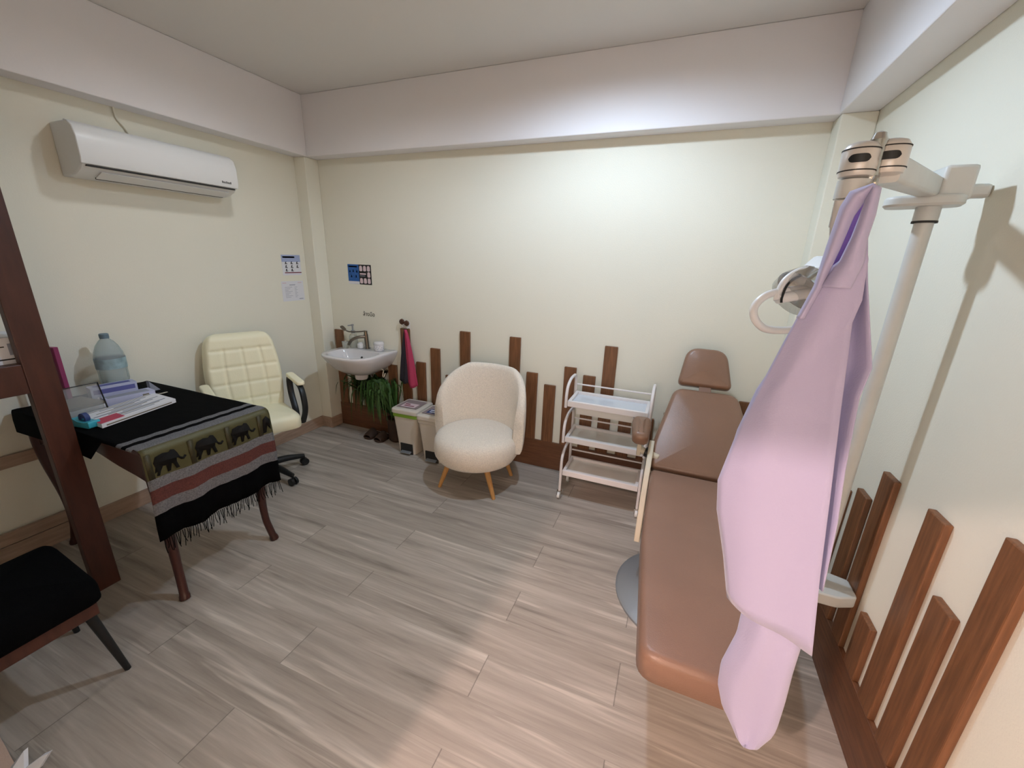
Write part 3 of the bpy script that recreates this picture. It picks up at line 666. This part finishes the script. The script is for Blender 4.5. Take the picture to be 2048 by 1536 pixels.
# arm 2 down to lamp head
HD = Vector((3.532, -1.815, 1.655)); 
bm = B(); tube(bm, [(E0.x, E0.y, 1.848), (E0.x, E0.y, 1.882)], .0275, 20)
a2 = Vector((E0.x, E0.y, 1.856)); bar(bm, a2, a2+Vector((.008, .03, -.05)), .048, .045, .048, .045); obj('lower_knuckle', bm, M['grey_white'], t)
bm = B(); bar(bm, a2+Vector((.006, .022, -.035)), Vector((3.60, -1.86, 1.66)), .044, .042, .042, .04); bar(bm, Vector((3.605, -1.855, 1.66)), Vector((3.55, -1.80, 1.67)), .034, .034, .03, .03); obj('lower_arm', bm, M['grey_white'], t)
# lamp head: yoke, housing, reflector bowl, D handle
fd = Vector((-.62, -.45, -.64)).normalized(); sx_ = Vector((.55, -.83, 0)).normalized(); uy = fd.cross(sx_)
hm = frame(HD, sx_, uy, fd)
bm = B(); lathe(bm, [(.02, -.055), (.045, -.045), (.06, -.01), (.062, .0), (.058, .0), (.042, -.03), (.012, -.042)], mtx=hm, n=28, cap=False); h_ = obj('lamp_reflector', bm, M['chrome'], t)
bm = B(); lathe(bm, [(.062, .0), (.06, .022), (.052, .03), (.02, .034), (.001, .035)], mtx=hm, n=28, cap=False); obj('lamp_shield', bm, M['clear_bin'], t)
bm = B(); box(bm, -.03, .05, -.035, .035, -.10, -.045, mtx=hm); obj('lamp_housing', bm, M['white_plastic'], t, bevel=.008)
bm = B(); cL = Vector((3.425, -1.90, 1.615))
hp = [(3.56, -1.80, 1.660), (3.51, -1.84, 1.660), (3.456, -1.872, 1.647), (3.430, -1.89, 1.620), (3.432, -1.898, 1.592), (3.458, -1.89, 1.567), (3.50, -1.87, 1.562), (3.55, -1.84, 1.568), (3.585, -1.81, 1.585)]
tube(bm, spline(hp, 8), .0092, 12); obj('handle', bm, M['white_plastic'], t)
bm = B(); tube(bm, spline([(3.56, -1.80, 1.71), (3.52, -1.83, 1.705), (3.49, -1.85, 1.682), (3.478, -1.865, 1.65), (3.478, -1.87, 1.634)], 6), .0085, 12); obj('yoke', bm, M['white_plastic'], t)
bm = B(); tube(bm, spline([(3.556, -1.812, 1.70), (3.522, -1.842, 1.695), (3.495, -1.86, 1.674), (3.485, -1.877, 1.644), (3.485, -1.882, 1.63)], 6), .0028, 8); obj('cable', bm, M['black_plastic'], t)
bm = B(); tube(bm, [(3.478, -1.868, 1.638), (3.555, -1.83, 1.655)], .013, 14); obj('pivot_bar', bm, M['white_plastic'], t)

# ------------------------------------------------------------------ lavender gown hanging from the elbow
GO = Vector((3.525, -2.13, 1.85)); gn = Vector((.278, .96, 0)).normalized(); gt = Vector((gn.y, -gn.x, 0))
t = thing('gown', 'lavender pink folded gown hanging from the lamp arm in the foreground', 'gown', GO)
def curve(pts, v):
    """piecewise-linear T as a function of parameter v along points"""
    k = v*(len(pts)-1); i = min(int(k), len(pts)-2); f = k-i
    return pts[i][0]+(pts[i+1][0]-pts[i][0])*f, pts[i][1]+(pts[i+1][1]-pts[i][1])*f
def resample(pts, n=40):
    P = [Vector((a, b_, 0)) for a, b_ in pts]; L_ = [0]
    for a, b_ in zip(P, P[1:]): L_.append(L_[-1]+(b_-a).length)
    out = []
    for j in range(n+1):
        s = L_[-1]*j/n; i = max(0, min(len(P)-2, next((q for q in range(len(L_)-1) if L_[q+1] >= s), len(P)-2)))
        f = (s-L_[i])/max(1e-9, L_[i+1]-L_[i]); p = P[i].lerp(P[i+1], f); out.append((p.x, p.y))
    return out
def drape(left, right, off, nu=14, nv=40):
    if len(left) == len(right):     # matched points: corners stay crisp
        q = max(2, nv//(len(left)-1)); nv = q*(len(left)-1)
        lerp = lambda P: [(P[i][0]+(P[i+1][0]-P[i][0])*j/q, P[i][1]+(P[i+1][1]-P[i][1])*j/q) for i in range(len(P)-1) for j in range(q)]+[P[-1]]
        lp, rp = lerp(left), lerp(right)
    else: lp, rp = resample(left, nv), resample(right, nv)
    bm = B()
    def f(u, v):
        (a, za), (b_, zb_) = lp[round(v*nv)], rp[round(v*nv)]
        T = a+(b_-a)*u; z = za+(zb_-za)*u
        return GO+gt*T+gn*off(u, v)+Vector((0, 0, z-GO.z))
    grid(bm, nu, nv, f); return bm
fl = [(-.004, 1.735), (-.036, 1.698), (-.072, 1.553), (-.113, 1.378), (-.134, 1.234), (-.124, 1.16), (-.090, 1.045), (-.064, .94)]
fr_ = [(.010, 1.775), (.026, 1.73), (.033, 1.66), (.028, 1.62), (.046, 1.46), (.069, 1.267), (.089, 1.094), (.115, .899)]
obj('front_panel', drape(fl, fr_, lambda u, v: -.006-.012*math.sin(PI*u**.7)*min(1, .3+v*1.2)+.006*math.sin(u*8+v*2.5)*min(1, v*2)), M['gown'], t, solid=.003)
bl_ = [(.004, 1.80), (-.02, 1.62), (-.03, 1.4), (.0, 1.2), (.02, 1.03)]
br_ = [(.009, 1.802), (.031, 1.70), (.074, 1.539), (.069, 1.48), (.080, 1.33), (.094, 1.2), (.104, 1.035)]
obj('back_panel', drape(bl_, br_, lambda u, v: .028-.018*math.sin(u*PI*2.3)+.02*v), M['gown'], t, solid=.003)
# left edge fold below the collar
obj('side_fold', drape([(-.030, 1.70), (-.062, 1.56), (-.098, 1.46), (-.118, 1.36), (-.126, 1.26)], [(0, 1.72), (-.03, 1.56), (-.05, 1.46), (-.06, 1.36), (-.08, 1.26)], lambda u, v: .018-.02*math.sin(PI*u)), M['gown'], t, solid=.003)
# collar: two bands looping over the hook and the darker inside between them
obj('collar', drape([(.004, 1.848), (-.022, 1.838), (-.030, 1.815), (-.036, 1.745), (-.040, 1.68), (-.055, 1.62)], [(.012, 1.845), (.000, 1.825), (-.010, 1.80), (-.018, 1.745), (-.030, 1.68), (-.045, 1.62)], lambda u, v: -.012-.012*math.sin(PI*u)), M['gown'], t, solid=.004)
obj('collar', drape([(.004, 1.846), (.000, 1.80), (-.004, 1.765), (-.012, 1.725), (-.030, 1.68)], [(.016, 1.842), (.018, 1.80), (.016, 1.765), (.020, 1.725), (.012, 1.68)], lambda u, v: -.014-.014*math.sin(PI*u)), M['gown'], t, solid=.004)
obj('lining', drape([(.002, 1.835), (-.024, 1.79), (-.034, 1.72), (-.046, 1.64)], [(.012, 1.835), (.010, 1.79), (.004, 1.72), (-.024, 1.64)], lambda u, v: .012), M['gown_in'], t, solid=.003)
# sleeve hanging below
sl = resample([(-.030, .99), (-.028, .829), (-.046, .714), (-.042, .64), (-.022, .58), (.019, .526), (.045, .519)], 30); sr = resample([(.095, .99), (.095, .80), (.098, .70), (.098, .62), (.096, .585), (.078, .528), (.05, .519)], 30)
bm = B()
def fs(u, v):
    (a, za), (b_, zb_) = sl[round(v*30)], sr[round(v*30)]; k = u*2*PI
    c_ = (1-math.cos(k))/2; T = a+(b_-a)*c_; z = za+(zb_-za)*c_
    return GO+gt*T+gn*(.026-(.028+.006*math.sin(v*6))*math.sin(k)*min(1, 1.3-v*.6)+.006*math.sin(c_*11+v*2))+Vector((0, 0, z-GO.z))
grid(bm, 28, 30, fs, closed_u=True); obj('sleeve', bm, M['gown'], t, solid=.003)
bm = B(); hk = GO+gt*.008
tube(bm, spline([hk+Vector((0, 0, -.012)), hk+Vector((0, .005, .012)), hk.lerp(Vector((mid.x, mid.y, 1.868)), .5)+Vector((0, 0, .004)), Vector((mid.x, mid.y-.012, 1.872)), Vector((mid.x, mid.y, 1.869))], 8), .0035, 8); obj('hook', bm, M['chrome'], t)

# ------------------------------------------------------------------ desk with cloth
t = thing('desk', 'dark mahogany desk with curved legs under the black elephant cloth', 'desk', (.66, -1.88, 0))
DX0, DX1, DY0, DY1, DZ = .05, 1.165, -2.17, -1.575, .855
bm = B(); pad(bm, rpoly([(DX0, DY0), (DX1, DY0), (DX1, DY1), (DX0, DY1)], .03, 4), .03, Matrix.Translation((0, 0, DZ-.03)), .008); obj('tabletop', bm, M['desk_wood'], t)
def apron(a, b_, n):
    bm = B(); a = Vector(a); b_ = Vector(b_); L_ = (b_-a).length; d = (b_-a).normalized(); o_ = Vector(n)
    pts = [(0, DZ-.03)]
    for k in range(17):
        s = k/16; pts.append((s*L_, DZ-.12-.10*abs(2*s-1)**2.2+.012*math.cos(s*4*PI)))
    pts.append((L_, DZ-.03)); prism(bm, pts, lambda u, v, w: Vector((a.x+d.x*u+o_.x*w, a.y+d.y*u+o_.y*w, v)), .022); return bm
obj('apron', apron((DX0+.05, DY0+.03, 0), (DX1-.04, DY0+.03, 0), (0, 1, 0)), M['desk_wood'], t, bevel=.003)
obj('apron', apron((DX0+.05, DY1-.05, 0), (DX1-.04, DY1-.05, 0), (0, 1, 0)), M['desk_wood'], t, bevel=.003)
obj('apron', apron((DX1-.055, DY0+.05, 0), (DX1-.055, DY1-.04, 0), (1, 0, 0)), M['desk_wood'], t, bevel=.003)
obj('apron', apron((DX0+.03, DY0+.05, 0), (DX0+.03, DY1-.04, 0), (1, 0, 0)), M['desk_wood'], t, bevel=.003)
for lx, ly, fx, fy in ((DX1-.04, DY0+.045, 1, -1), (DX1-.04, DY1-.045, 1, 1), (DX0+.045, DY0+.045, -1, -1), (DX0+.045, DY1-.045, -1, 1)):
    P = [(lx-.005*fx, ly-.005*fy, DZ-.03), (lx+.008*fx, ly+.006*fy, DZ-.16), (lx+.004*fx, ly+.003*fy, .55), (lx-.03*fx, ly-.012*fy, .33), (lx-.03*fx, ly-.012*fy, .16), (lx-.012*fx, ly-.004*fy, .06), (lx+.002*fx, ly+.003*fy, 0)]
    Q = spline(P, 5); n_ = len(Q); rad = [.036-.016*min(1, k/(n_*.62))+(.004 if k > n_*.9 else 0) for k in range(n_)]
    bm = B(); tube(bm, Q, rad, 12); obj('leg', bm, M['desk_wood'], t)
# cloth runner
t = thing('tablecloth', 'black tablecloth with gold elephant band and fringe hanging over the desk end', 'tablecloth', (.9, -1.87, DZ))
CY0, CY1 = DY0-.008, DY1+.008; TOP = DZ+.006
rowsx = [(.16, 0), (.45, 0), (.75, 0), (.96, 0), (1.0, 1), (1.04, 0), (1.075, 1), (1.12, 1)]
pathp = []   # (x, z, material) along the runner
HX = DX1+.014; Hg = .46
edges = [(DX0-.004, TOP, 0), (.50, TOP+.001, 0), (.76, TOP, 0), (.90, TOP, 0), (1.015, TOP, 1), (1.055, TOP, 0), (1.09, TOP, 1), (1.13, TOP, 1), (1.158, TOP-.003, 2), (HX-.005, TOP-.014, 2), (HX, TOP-.035, 2)]
z1_ = TOP-.035; zb_ = TOP-Hg
for fr0, fr1, mi in ((.0, .26, 2), (.26, .33, 1), (.33, .38, 1), (.38, .54, 3), (.54, .61, 1), (.61, .68, 1), (.68, .84, 0), (.84, 1., 0)):
    edges.append((HX+.004*math.sin(fr1*5), z1_+(zb_-z1_)*fr1, None, mi))
bm = B(); rows = []; NY = 30; mats_ = []
for ei, e_ in enumerate(edges):
    x, z = e_[0], e_[1]; hang = max(0, (TOP-z)/Hg); row = []
    for k in range(NY+1):
        y = CY0+(CY1-CY0)*k/NY
        row.append(bm.verts.new((x+.007*hang*math.sin(k*.9)+.003*hang*math.sin(k*2.3+ei), y+.02*hang*(k/NY-.5), z+(.0012*math.sin(k*1.7+ei*2) if hang == 0 else 0)+.008*hang*math.sin(k*.55))))
    rows.append(row); mats_.append(e_[3] if len(e_) == 4 else e_[2])
for i in range(len(rows)-1):
    for k in range(NY): bm.faces.new((rows[i][k], rows[i][k+1], rows[i+1][k+1], rows[i+1][k])).material_index = (mats_[i+1] if len(edges[i+1]) == 4 else mats_[i])
# short overhang along the near long side
prev = [r[0] for r in rows[:8]]
for dz, dy in ((.012, .004), (.05, .008), (.12, .009)):
    cur = []
    for v in prev:
        k_ = 1 if v.co.x < .78 else max(.08, 1-(v.co.x-.78)/.12)
        cur.append(bm.verts.new((v.co.x, CY0-dy, TOP-(dz+.01*math.sin(v.co.x*9)*(dz > .02))*k_)))
    for k in range(7): bm.faces.new((prev[k], prev[k+1], cur[k+1], cur[k])).material_index = mats_[k]
    prev = cur
# woven elephants and dividers on the gold band
ele = [(.0, .18), (.06, .42), (.02, .62), (.12, .86), (.38, .93), (.58, .88), (.66, .96), (.78, .92), (.86, .74), (.92, .52), (1.02, .44), (1.1, .52), (1.16, .46), (1.04, .34), (.93, .38), (.86, .5), (.80, .52), (.78, .36), (.84, .06), (.72, .06), (.66, .3), (.6, .36), (.52, .06), (.42, .06), (.42, .36), (.3, .38), (.2, .2), (.14, .02), (.04, .04), (.1, .22)]
gz0 = z1_+(zb_-z1_)*.255; gh = (TOP-.02)-gz0
def onband(y, z): return Vector((HX+.0105*((TOP-z)/Hg)+.0035, y, z))
for k, y0_ in enumerate((CY0+.03, CY0+.205, CY0+.38)):
    vs = [bm.verts.new(onband(y0_+px*.118, gz0+.004+pz*gh*.88)) for px, pz in ele]
    bm.faces.new(vs).material_index = 4
vs = [bm.verts.new(onband(y0_+.175+px*.05, gz0+.01+pz*gh*.8)) for px, pz in ((0, 0), (.4, 0), (.6, .4), (.95, .1), (1, .7), (.6, .95), (.2, .8))]; bm.faces.new(vs).material_index = 4
for k in range(4):
    y_ = CY0+.012+k*.176
    if y_+.022 > CY1: continue
    vs = [bm.verts.new(onband(y_+a, b_)) for a, b_ in ((-.008, gz0), (.016, gz0), (.016, gz0+gh*.97), (-.008, gz0+gh*.97))]; bm.faces.new(vs).material_index = 5
obj('cloth', bm, [M['black_fabric'], M['woven_grey'], M['gold'], M['woven_red'], M['elephant'], M['gold_dark']], t, solid=.002, autos=50)
bm = B(); rnd = random.Random(9)
for k in range(64):
    y = CY0+.006+(CY1-CY0-.012)*k/63; x = HX+.003; L_ = rnd.uniform(.05, .085); w = rnd.uniform(-.012, .012)
    tube(bm, spline([(x, y, zb_+.008), (x+rnd.uniform(-.006, .006), y+w*.4, zb_-L_*.5), (x+rnd.uniform(-.008, .008), y+w, zb_-L_)], 3), .0016, 4)
obj('fringe', bm, M['black_fabric'], t, kind='stuff')

# ------------------------------------------------------------------ things on the desk
ZD = TOP+.004
bm = B(); mm = frame((.53, -2.105, ZD), (.986, -.035, 0), (-.24, .97, 0), (0, 0, 1))
box(bm, 0, .225, 0, .385, 0, .022, mtx=mm)
for k in range(11): box(bm, .01+k*.018, .017+k*.018+(k % 3)*.003, .02+(k*7 % 5)*.03, .36-(k*5 % 4)*.04, .022, .0224, mi=2+(k % 3 == 0), mtx=mm)
box(bm, .225, .2256, .02, .36, .006, .012, mi=3, mtx=mm); box(bm, .14, .222, .0, .11, .0222, .0234, mi=1, mtx=mm)
tag(obj('paper_stack', bm, [M['paper'], M['red_print'], M['paper_grey'], M['brown_paper']], smooth=False, bevel=.001), 'thick white printed booklet with a red corner lying on the black cloth', 'booklet')
t = thing('tape_dispenser', 'turquoise tape dispenser at the desk edge beside the shelf post', 'tape dispenser', (.655, -2.128, ZD), .15)
bm = B(); prism(bm, rpoly([(-.055, 0), (.055, 0), (.055, .035), (.02, .028), (-.02, .03), (-.055, .045)], .008, 3), lambda u, v, w: Vector((u, w-.025, v)), .05); obj('body', bm, M['teal'], t, local=True, bevel=.003)
bm = B(); lathe(bm, [(.012, -.01), (.024, -.01), (.024, .01), (.012, .01)], c=(-.005, 0, .043), n=20, mtx=Matrix.Rotation(PI/2, 4, 'X'), cap=False); obj('tape_roll', bm, M['navy'], t, local=True)
# drawer box with blue print, wide box next to bottle
bm = B(); mm = frame((.225, -1.985, ZD), (.88, .47, 0), (-.47, .88, 0), (0, 0, 1))
mm = frame((.315, -1.955, ZD), (.17, .985, 0), (-.985, .17, 0), (0, 0, 1))
box(bm, 0, .20, 0, .075, 0, .088, mtx=mm); box(bm, .01, .19, -.0006, 0, .05, .076, mi=1, mtx=mm); box(bm, .02, .15, -.0006, 0, .02, .034, mi=2, mtx=mm); box(bm, .02, .18, .02, .06, .088, .0886, mi=1, mtx=mm)
tag(obj('carton_box', bm, [M['carton'], M['carton_blue'], M['paper']], smooth=False, bevel=.002), 'white and violet blue carton standing in front of the water bottle', 'box')
bm = B(); mm = frame((.425, -1.945, ZD), (.12, .99, 0), (-.99, .12, 0), (0, 0, 1)); box(bm, 0, .22, 0, .085, 0, .04, mtx=mm); box(bm, .012, .2, .012, .07, .04, .0404, mi=1, mtx=mm); box(bm, .16, .19, -.0006, 0, .01, .03, mi=2, mtx=mm)
tag(obj('glove_box', bm, [M['carton'], M['paper_grey'], M['brown_paper']], smooth=False, bevel=.002), 'low pale carton in front of the taller violet blue carton', 'box')
t = thing('water_bottle', 'large clear plastic water bottle on the desk against the left wall', 'bottle', (.16, -1.772, ZD))
pr_ = [(.055, 0), (.066, .008), (.067, .06), (.064, .07), (.067, .08), (.067, .14), (.070, .15), (.070, .215), (.064, .245), (.05, .285), (.034, .312), (.02, .325), (.018, .335)]
bm = B(); lathe(bm, [(r_, z) for r_, z in pr_], c=(.16, -1.772, ZD), n=32); obj('bottle', bm, M['water'], t)
bm = B(); lathe(bm, [(.0706, .152), (.0706, .213)], c=(.16, -1.772, ZD), n=32, cap=False); obj('label', bm, mat('bottle_label', (150, 176, 182), .5, var=.25, vscale=30), t)
bm = B(); lathe(bm, [(.0215, .328), (.022, .332), (.022, .352), (.018, .356)], c=(.16, -1.772, ZD), n=20); obj('cap', bm, mat('blue_grey_cap', (104, 126, 138), .5), t)
bm = B(); mm = frame((.262, -2.02, ZD), (.94, .33, 0), (-.33, .94, 0), (.0, 0, 1)); box(bm, -.22, .0, -.012, .012, 0, .33, mtx=mm)
tag(obj('folder', bm, M['magenta'], smooth=False, bevel=.003), 'magenta folder standing upright on the desk behind the shelf post', 'folder')
t = thing('display_stand', 'clear display stand with dark frame on the desk beside the magenta folder', 'stand', (.49, -2.06, ZD))
q = [(.49, -2.135, ZD+.001), (.49, -2.135, ZD+.162), (.49, -1.985, ZD+.162), (.505, -1.975, ZD+.001)]
bm = B(); tube(bm, q, .0035, 6); obj('frame', bm, M['black_plastic'], t, smooth=False)
bm = B(); prism(bm, [(-2.135, 0), (-1.98, 0), (-1.985, .16), (-2.135, .16)], lambda u, v, w: Vector((.486+w, u, ZD+v+.001)), .002); obj('pane', bm, M['clear_bin'], t, smooth=False)
bm = B(); mm = frame((.44, -2.125, ZD), (1, .1, 0), (-.1, 1, 0), (0, 0, 1)); box(bm, -.16, .03, .01, .16, .0, .03, mtx=mm); box(bm, -.15, .02, .015, .155, .03, .034, mi=1, mtx=mm); box(bm, -.16, .03, .01, .16, .034, .048, mi=2, mtx=mm)
tag(obj('book_pile', bm, [M['paper'], M['black_print'], M['brown_paper']], smooth=False, bevel=.002), 'small pile of pale books beside the magenta folder', 'books')
for k, (x, y, rz, ln, rad, mt, lab) in enumerate(((.468, -1.93, 1.81, .16, .008, 'navy', 'dark blue pen lying between the booklet and the cartons'), (.447, -1.80, 1.80, .09, .006, 'black_plastic', 'short black pen lying behind the navy one beside the white booklet'), (.44, -1.69, 1.5, .06, .005, 'chrome', 'shiny metal pen at the far end of the white booklet'))):
    t = thing('pen', lab, 'pen', (x, y, ZD+rad), rz, 'pens on the desk')
    bm = B(); tube(bm, [(-ln/2, 0, 0), (ln*.4, 0, 0), (ln/2, 0, 0)], [rad, rad, rad*.3], 10); obj('barrel', bm, M[mt], t, local=True)
    bm = B(); box(bm, -ln/2, -ln*.2, -.0015, .0015, rad, rad+.003); obj('clip', bm, M['chrome'], t, local=True, smooth=False)
bm = B(); prism(bm, [(0, 0), (.05, 0), (.0, .065)], lambda u, v, w: Vector((.30+w, -1.69+u, ZD+v)), .03); tag(obj('desk_wedge', bm, M['paper_grey'], smooth=False), 'small grey wedge shaped calendar at the far corner of the desk', 'calendar')

# ------------------------------------------------------------------ cream office chair
t = thing('office_chair', 'cream quilted swivel office chair behind the desk', 'chair', (.42, -1.11, 0), -.42)   # faces local +x
seat_ol = rpoly([(-.22, -.235), (.235, -.25), (.235, .25), (-.22, .235)], [.06, .09, .09, .06], 5)
bm = B(); pad(bm, seat_ol, .11, Matrix.Translation((0, 0, .435)), .05, .015); obj('seat', bm, M['cream_leather'], t, local=True, autos=70)
bd = Vector((-.16, 0, 1)).normalized(); bn = Vector((1, 0, .16)).normalized()
bfm = frame((-.215, 0, .48), (0, 1, 0), bd, bn)
bm = B(); HB = .635
def fq(u, v):
    x = (u-.5)*2; y = v*HB; hw = .225+.03*math.sin(PI*min(1, v*1.1)); r_ = .09
    if v > 1-r_/HB*1: hw -= r_*(1-math.sqrt(max(0, 1-((v-(1-r_/HB))/(r_/HB))**2)))
    fu = u*4; fv = v*5; gu = abs(fu-round(fu)); gv = abs(fv-round(fv))
    dent = 0
    if .06 < u < .94 and .04 < v < .97: dent = .012*(math.exp(-(gu/.07)**2)*(1 if .12 < u < .88 and v < .82 else 0)+math.exp(-(gv/.08)**2))
    e2 = min(1, (1-abs(x))/.16, (v)/.06+.0, (1-v)/.09); e2 = max(0, e2)
    z = .085*(math.sqrt(1-(1-e2)**2))-dent*.75
    return bfm @ Vector((x*hw, y, z+.02*x*x))
grid(bm, 56, 70, fq); grid(bm, 14, 14, lambda u, v: bfm @ Vector(((u-.5)*2*(.22+.03*math.sin(PI*min(1, v*1.1))-(.07*max(0, (v-.87)/.13)**2)), v*HB, -.02*math.sin(PI*u)*math.sin(PI*v)+.02*(2*u-1)**2)))
obj('backrest', bm, M['cream_leather'], t, local=True, autos=80)
for s in (-1, 1):
    bm = B(); tube(bm, spline([(.13, s*.27, .44), (.19, s*.28, .56), (.17, s*.28, .69), (.10, s*.28, .74), (-.06, s*.28, .755), (-.13, s*.28, .73), (-.12, s*.277, .62), (-.05, s*.275, .50), (.02, s*.26, .45)], 6), .021, 8, sx=.8, sy=1.1); obj('armrest', bm, M['black_plastic'], t, local=True)
    bm = B(); pad(bm, rpoly([(-.15, -.03), (.14, -.03), (.14, .03), (-.15, .03)], .028, 4), .03, frame((.03, s*.28, .752), (1, 0, -.05), (0, 1, 0), (.05, 0, 1)), .012); obj('arm_pad', bm, M['cream_leather'], t, local=True)
bm = B(); tube(bm, [(0, 0, .10), (0, 0, .42)], .028, 16); box(bm, -.12, .12, -.1, .1, .405, .435); obj('gas_column', bm, M['black_plastic'], t, local=True)
for k in range(5):
    a = 2*PI*k/5+math.radians(95)+.42-.42
    dx, dy = math.cos(a), math.sin(a)
    bm = B(); tube(bm, [(dx*.02, dy*.02, .115), (dx*.16, dy*.16, .105), (dx*.285, dy*.285, .08)], [.03, .026, .018], 10); lg = obj('base_arm', bm, M['black_plastic'], t, local=True)
    bm = B()
    for s in (-1, 1): lathe(bm, [(.01, -.011), (.03, -.009), (.03, .009), (.01, .011)], c=(dx*.285-dy*.016*s, dy*.285+dx*.016*s, .03), n=18, mtx=Matrix.Rotation(a, 4, 'Z') @ Matrix.Rotation(PI/2, 4, 'X'))
    tube(bm, [(dx*.285, dy*.285, .03), (dx*.285, dy*.285, .075)], .008, 8); obj('caster', bm, M['black_plastic'], lg, local=True)

# ------------------------------------------------------------------ open wooden shelf at the left edge
t = thing('shelf_unit', 'reddish brown open wooden shelf at the left edge of the photo', 'shelf', (.4, -2.7, 0))
SX, SYa, SYb = .69, -2.185, -3.25
for x0, x1, y0, y1 in ((SX-.045, SX, SYa-.10, SYa), (SX-.045, SX, SYb, SYb+.1), (.03, .07, SYb, SYb+.07)):
    bm = B(); box(bm, x0, x1, y0, y1, 0, 2.3); obj('post', bm, M['red_wood'], t, smooth=False, bevel=.004)
bm = B(); box(bm, SX-.03, SX-.002, SYb+.1, SYa-.10, 1.085, 1.215); obj('front_rail', bm, M['red_wood'], t, smooth=False, bevel=.003)
bm = B(); box(bm, .04, SX-.03, SYb+.02, SYa-.02, 1.19, 1.212); obj('shelf_board', bm, M['red_wood'], t, smooth=False, bevel=.002)
bm = B(); box(bm, .04, SX-.03, SYb+.02, SYa-.02, 1.82, 1.845); obj('shelf_board', bm, M['red_wood'], t, smooth=False, bevel=.002)
for z0, z1 in ((.125, .192), (.55, .618)):
    bm = B(); box(bm, .016, .036, SYb, -2.05, z0, z1); obj('back_rail', bm, M['tile_base'], t, smooth=False, bevel=.002)
bm = B(); box(bm, .42, .63, -2.72, -2.225, 1.213, 1.325); box(bm, .63, .6305, -2.7, -2.25, 1.23, 1.236, mi=1); box(bm, .63, .6305, -2.7, -2.30, 1.285, 1.29, mi=1); box(bm, .63, .6305, -2.29, -2.24, 1.25, 1.30, mi=2)
tag(obj('storage_box', bm, [M['paper'], M['dark_gap'], M['paper_grey']], smooth=False, bevel=.003), 'white box with dark markings on the wooden shelf at the left edge', 'box')

# ------------------------------------------------------------------ black visitor chair, bottom left
t = thing('black_stool', 'black upholstered seat with dark metal legs in the bottom left corner', 'stool', (1.1, -2.68, 0), 0)
ol = rpoly([(.90, -2.93), (1.345, -2.93), (1.345, -2.465), (.875, -2.425)], [.07, .07, .05, .06], 5)
bm = B(); pad(bm, ol, .10, Matrix.Translation((0, 0, .395)), .045, .02); obj('seat', bm, M['black_fabric'], t, autos=70)
bm = B(); box(bm, .92, 1.325, -2.91, -2.485, .335, .397); obj('seat_frame', bm, M['red_wood'], t, bevel=.004)
for tx, ty, bx, by in ((1.30, -2.52, 1.305, -2.455), (.95, -2.49, .885, -2.445), (1.30, -2.86, 1.34, -2.93), (.95, -2.86, .90, -2.93)):
    bm = B(); tube(bm, [(bx, by, 0), (tx, ty, .40)], [.011, .019], 12); obj('leg', bm, M['black_metal'], t)

# ------------------------------------------------------------------ bottom left corner
bm = B(); pad(bm, [(.72, -3.22), (1.62, -3.22), (1.62, -2.832), (.72, -2.728)], .008, Matrix.Identity(4), .003); tag(obj('floor_surface', bm, M['mat']), 'pale beige flat patch just showing at the bottom left corner of the photo', 'mat')  # thin pale slab standing in for an unidentified pale floor patch
for pts, lab in (([(1.37, -2.80, .01), (1.395, -2.77, .055), (1.43, -2.79, .015), (1.40, -2.82, .01)], 'small white paper scrap at the bottom left, left one of two'), ([(1.42, -2.80, .01), (1.46, -2.755, .045), (1.475, -2.74, .05), (1.47, -2.77, .015), (1.44, -2.81, .01)], 'narrow white paper scrap at the bottom left, right one of two')):
    bm = B(); a = [bm.verts.new(p) for p in pts]; b_ = [bm.verts.new(Vector(p)+Vector((.006, -.012, .004))) for p in pts]; n = len(a)
    bm.faces.new(a); bm.faces.new(b_[::-1])
    for k in range(n): bm.faces.new((a[k], b_[k], b_[(k+1) % n], a[(k+1) % n]))
    tag(obj('paper_scrap', bm, M['paper'], smooth=False), lab, 'paper', 'white paper scraps')
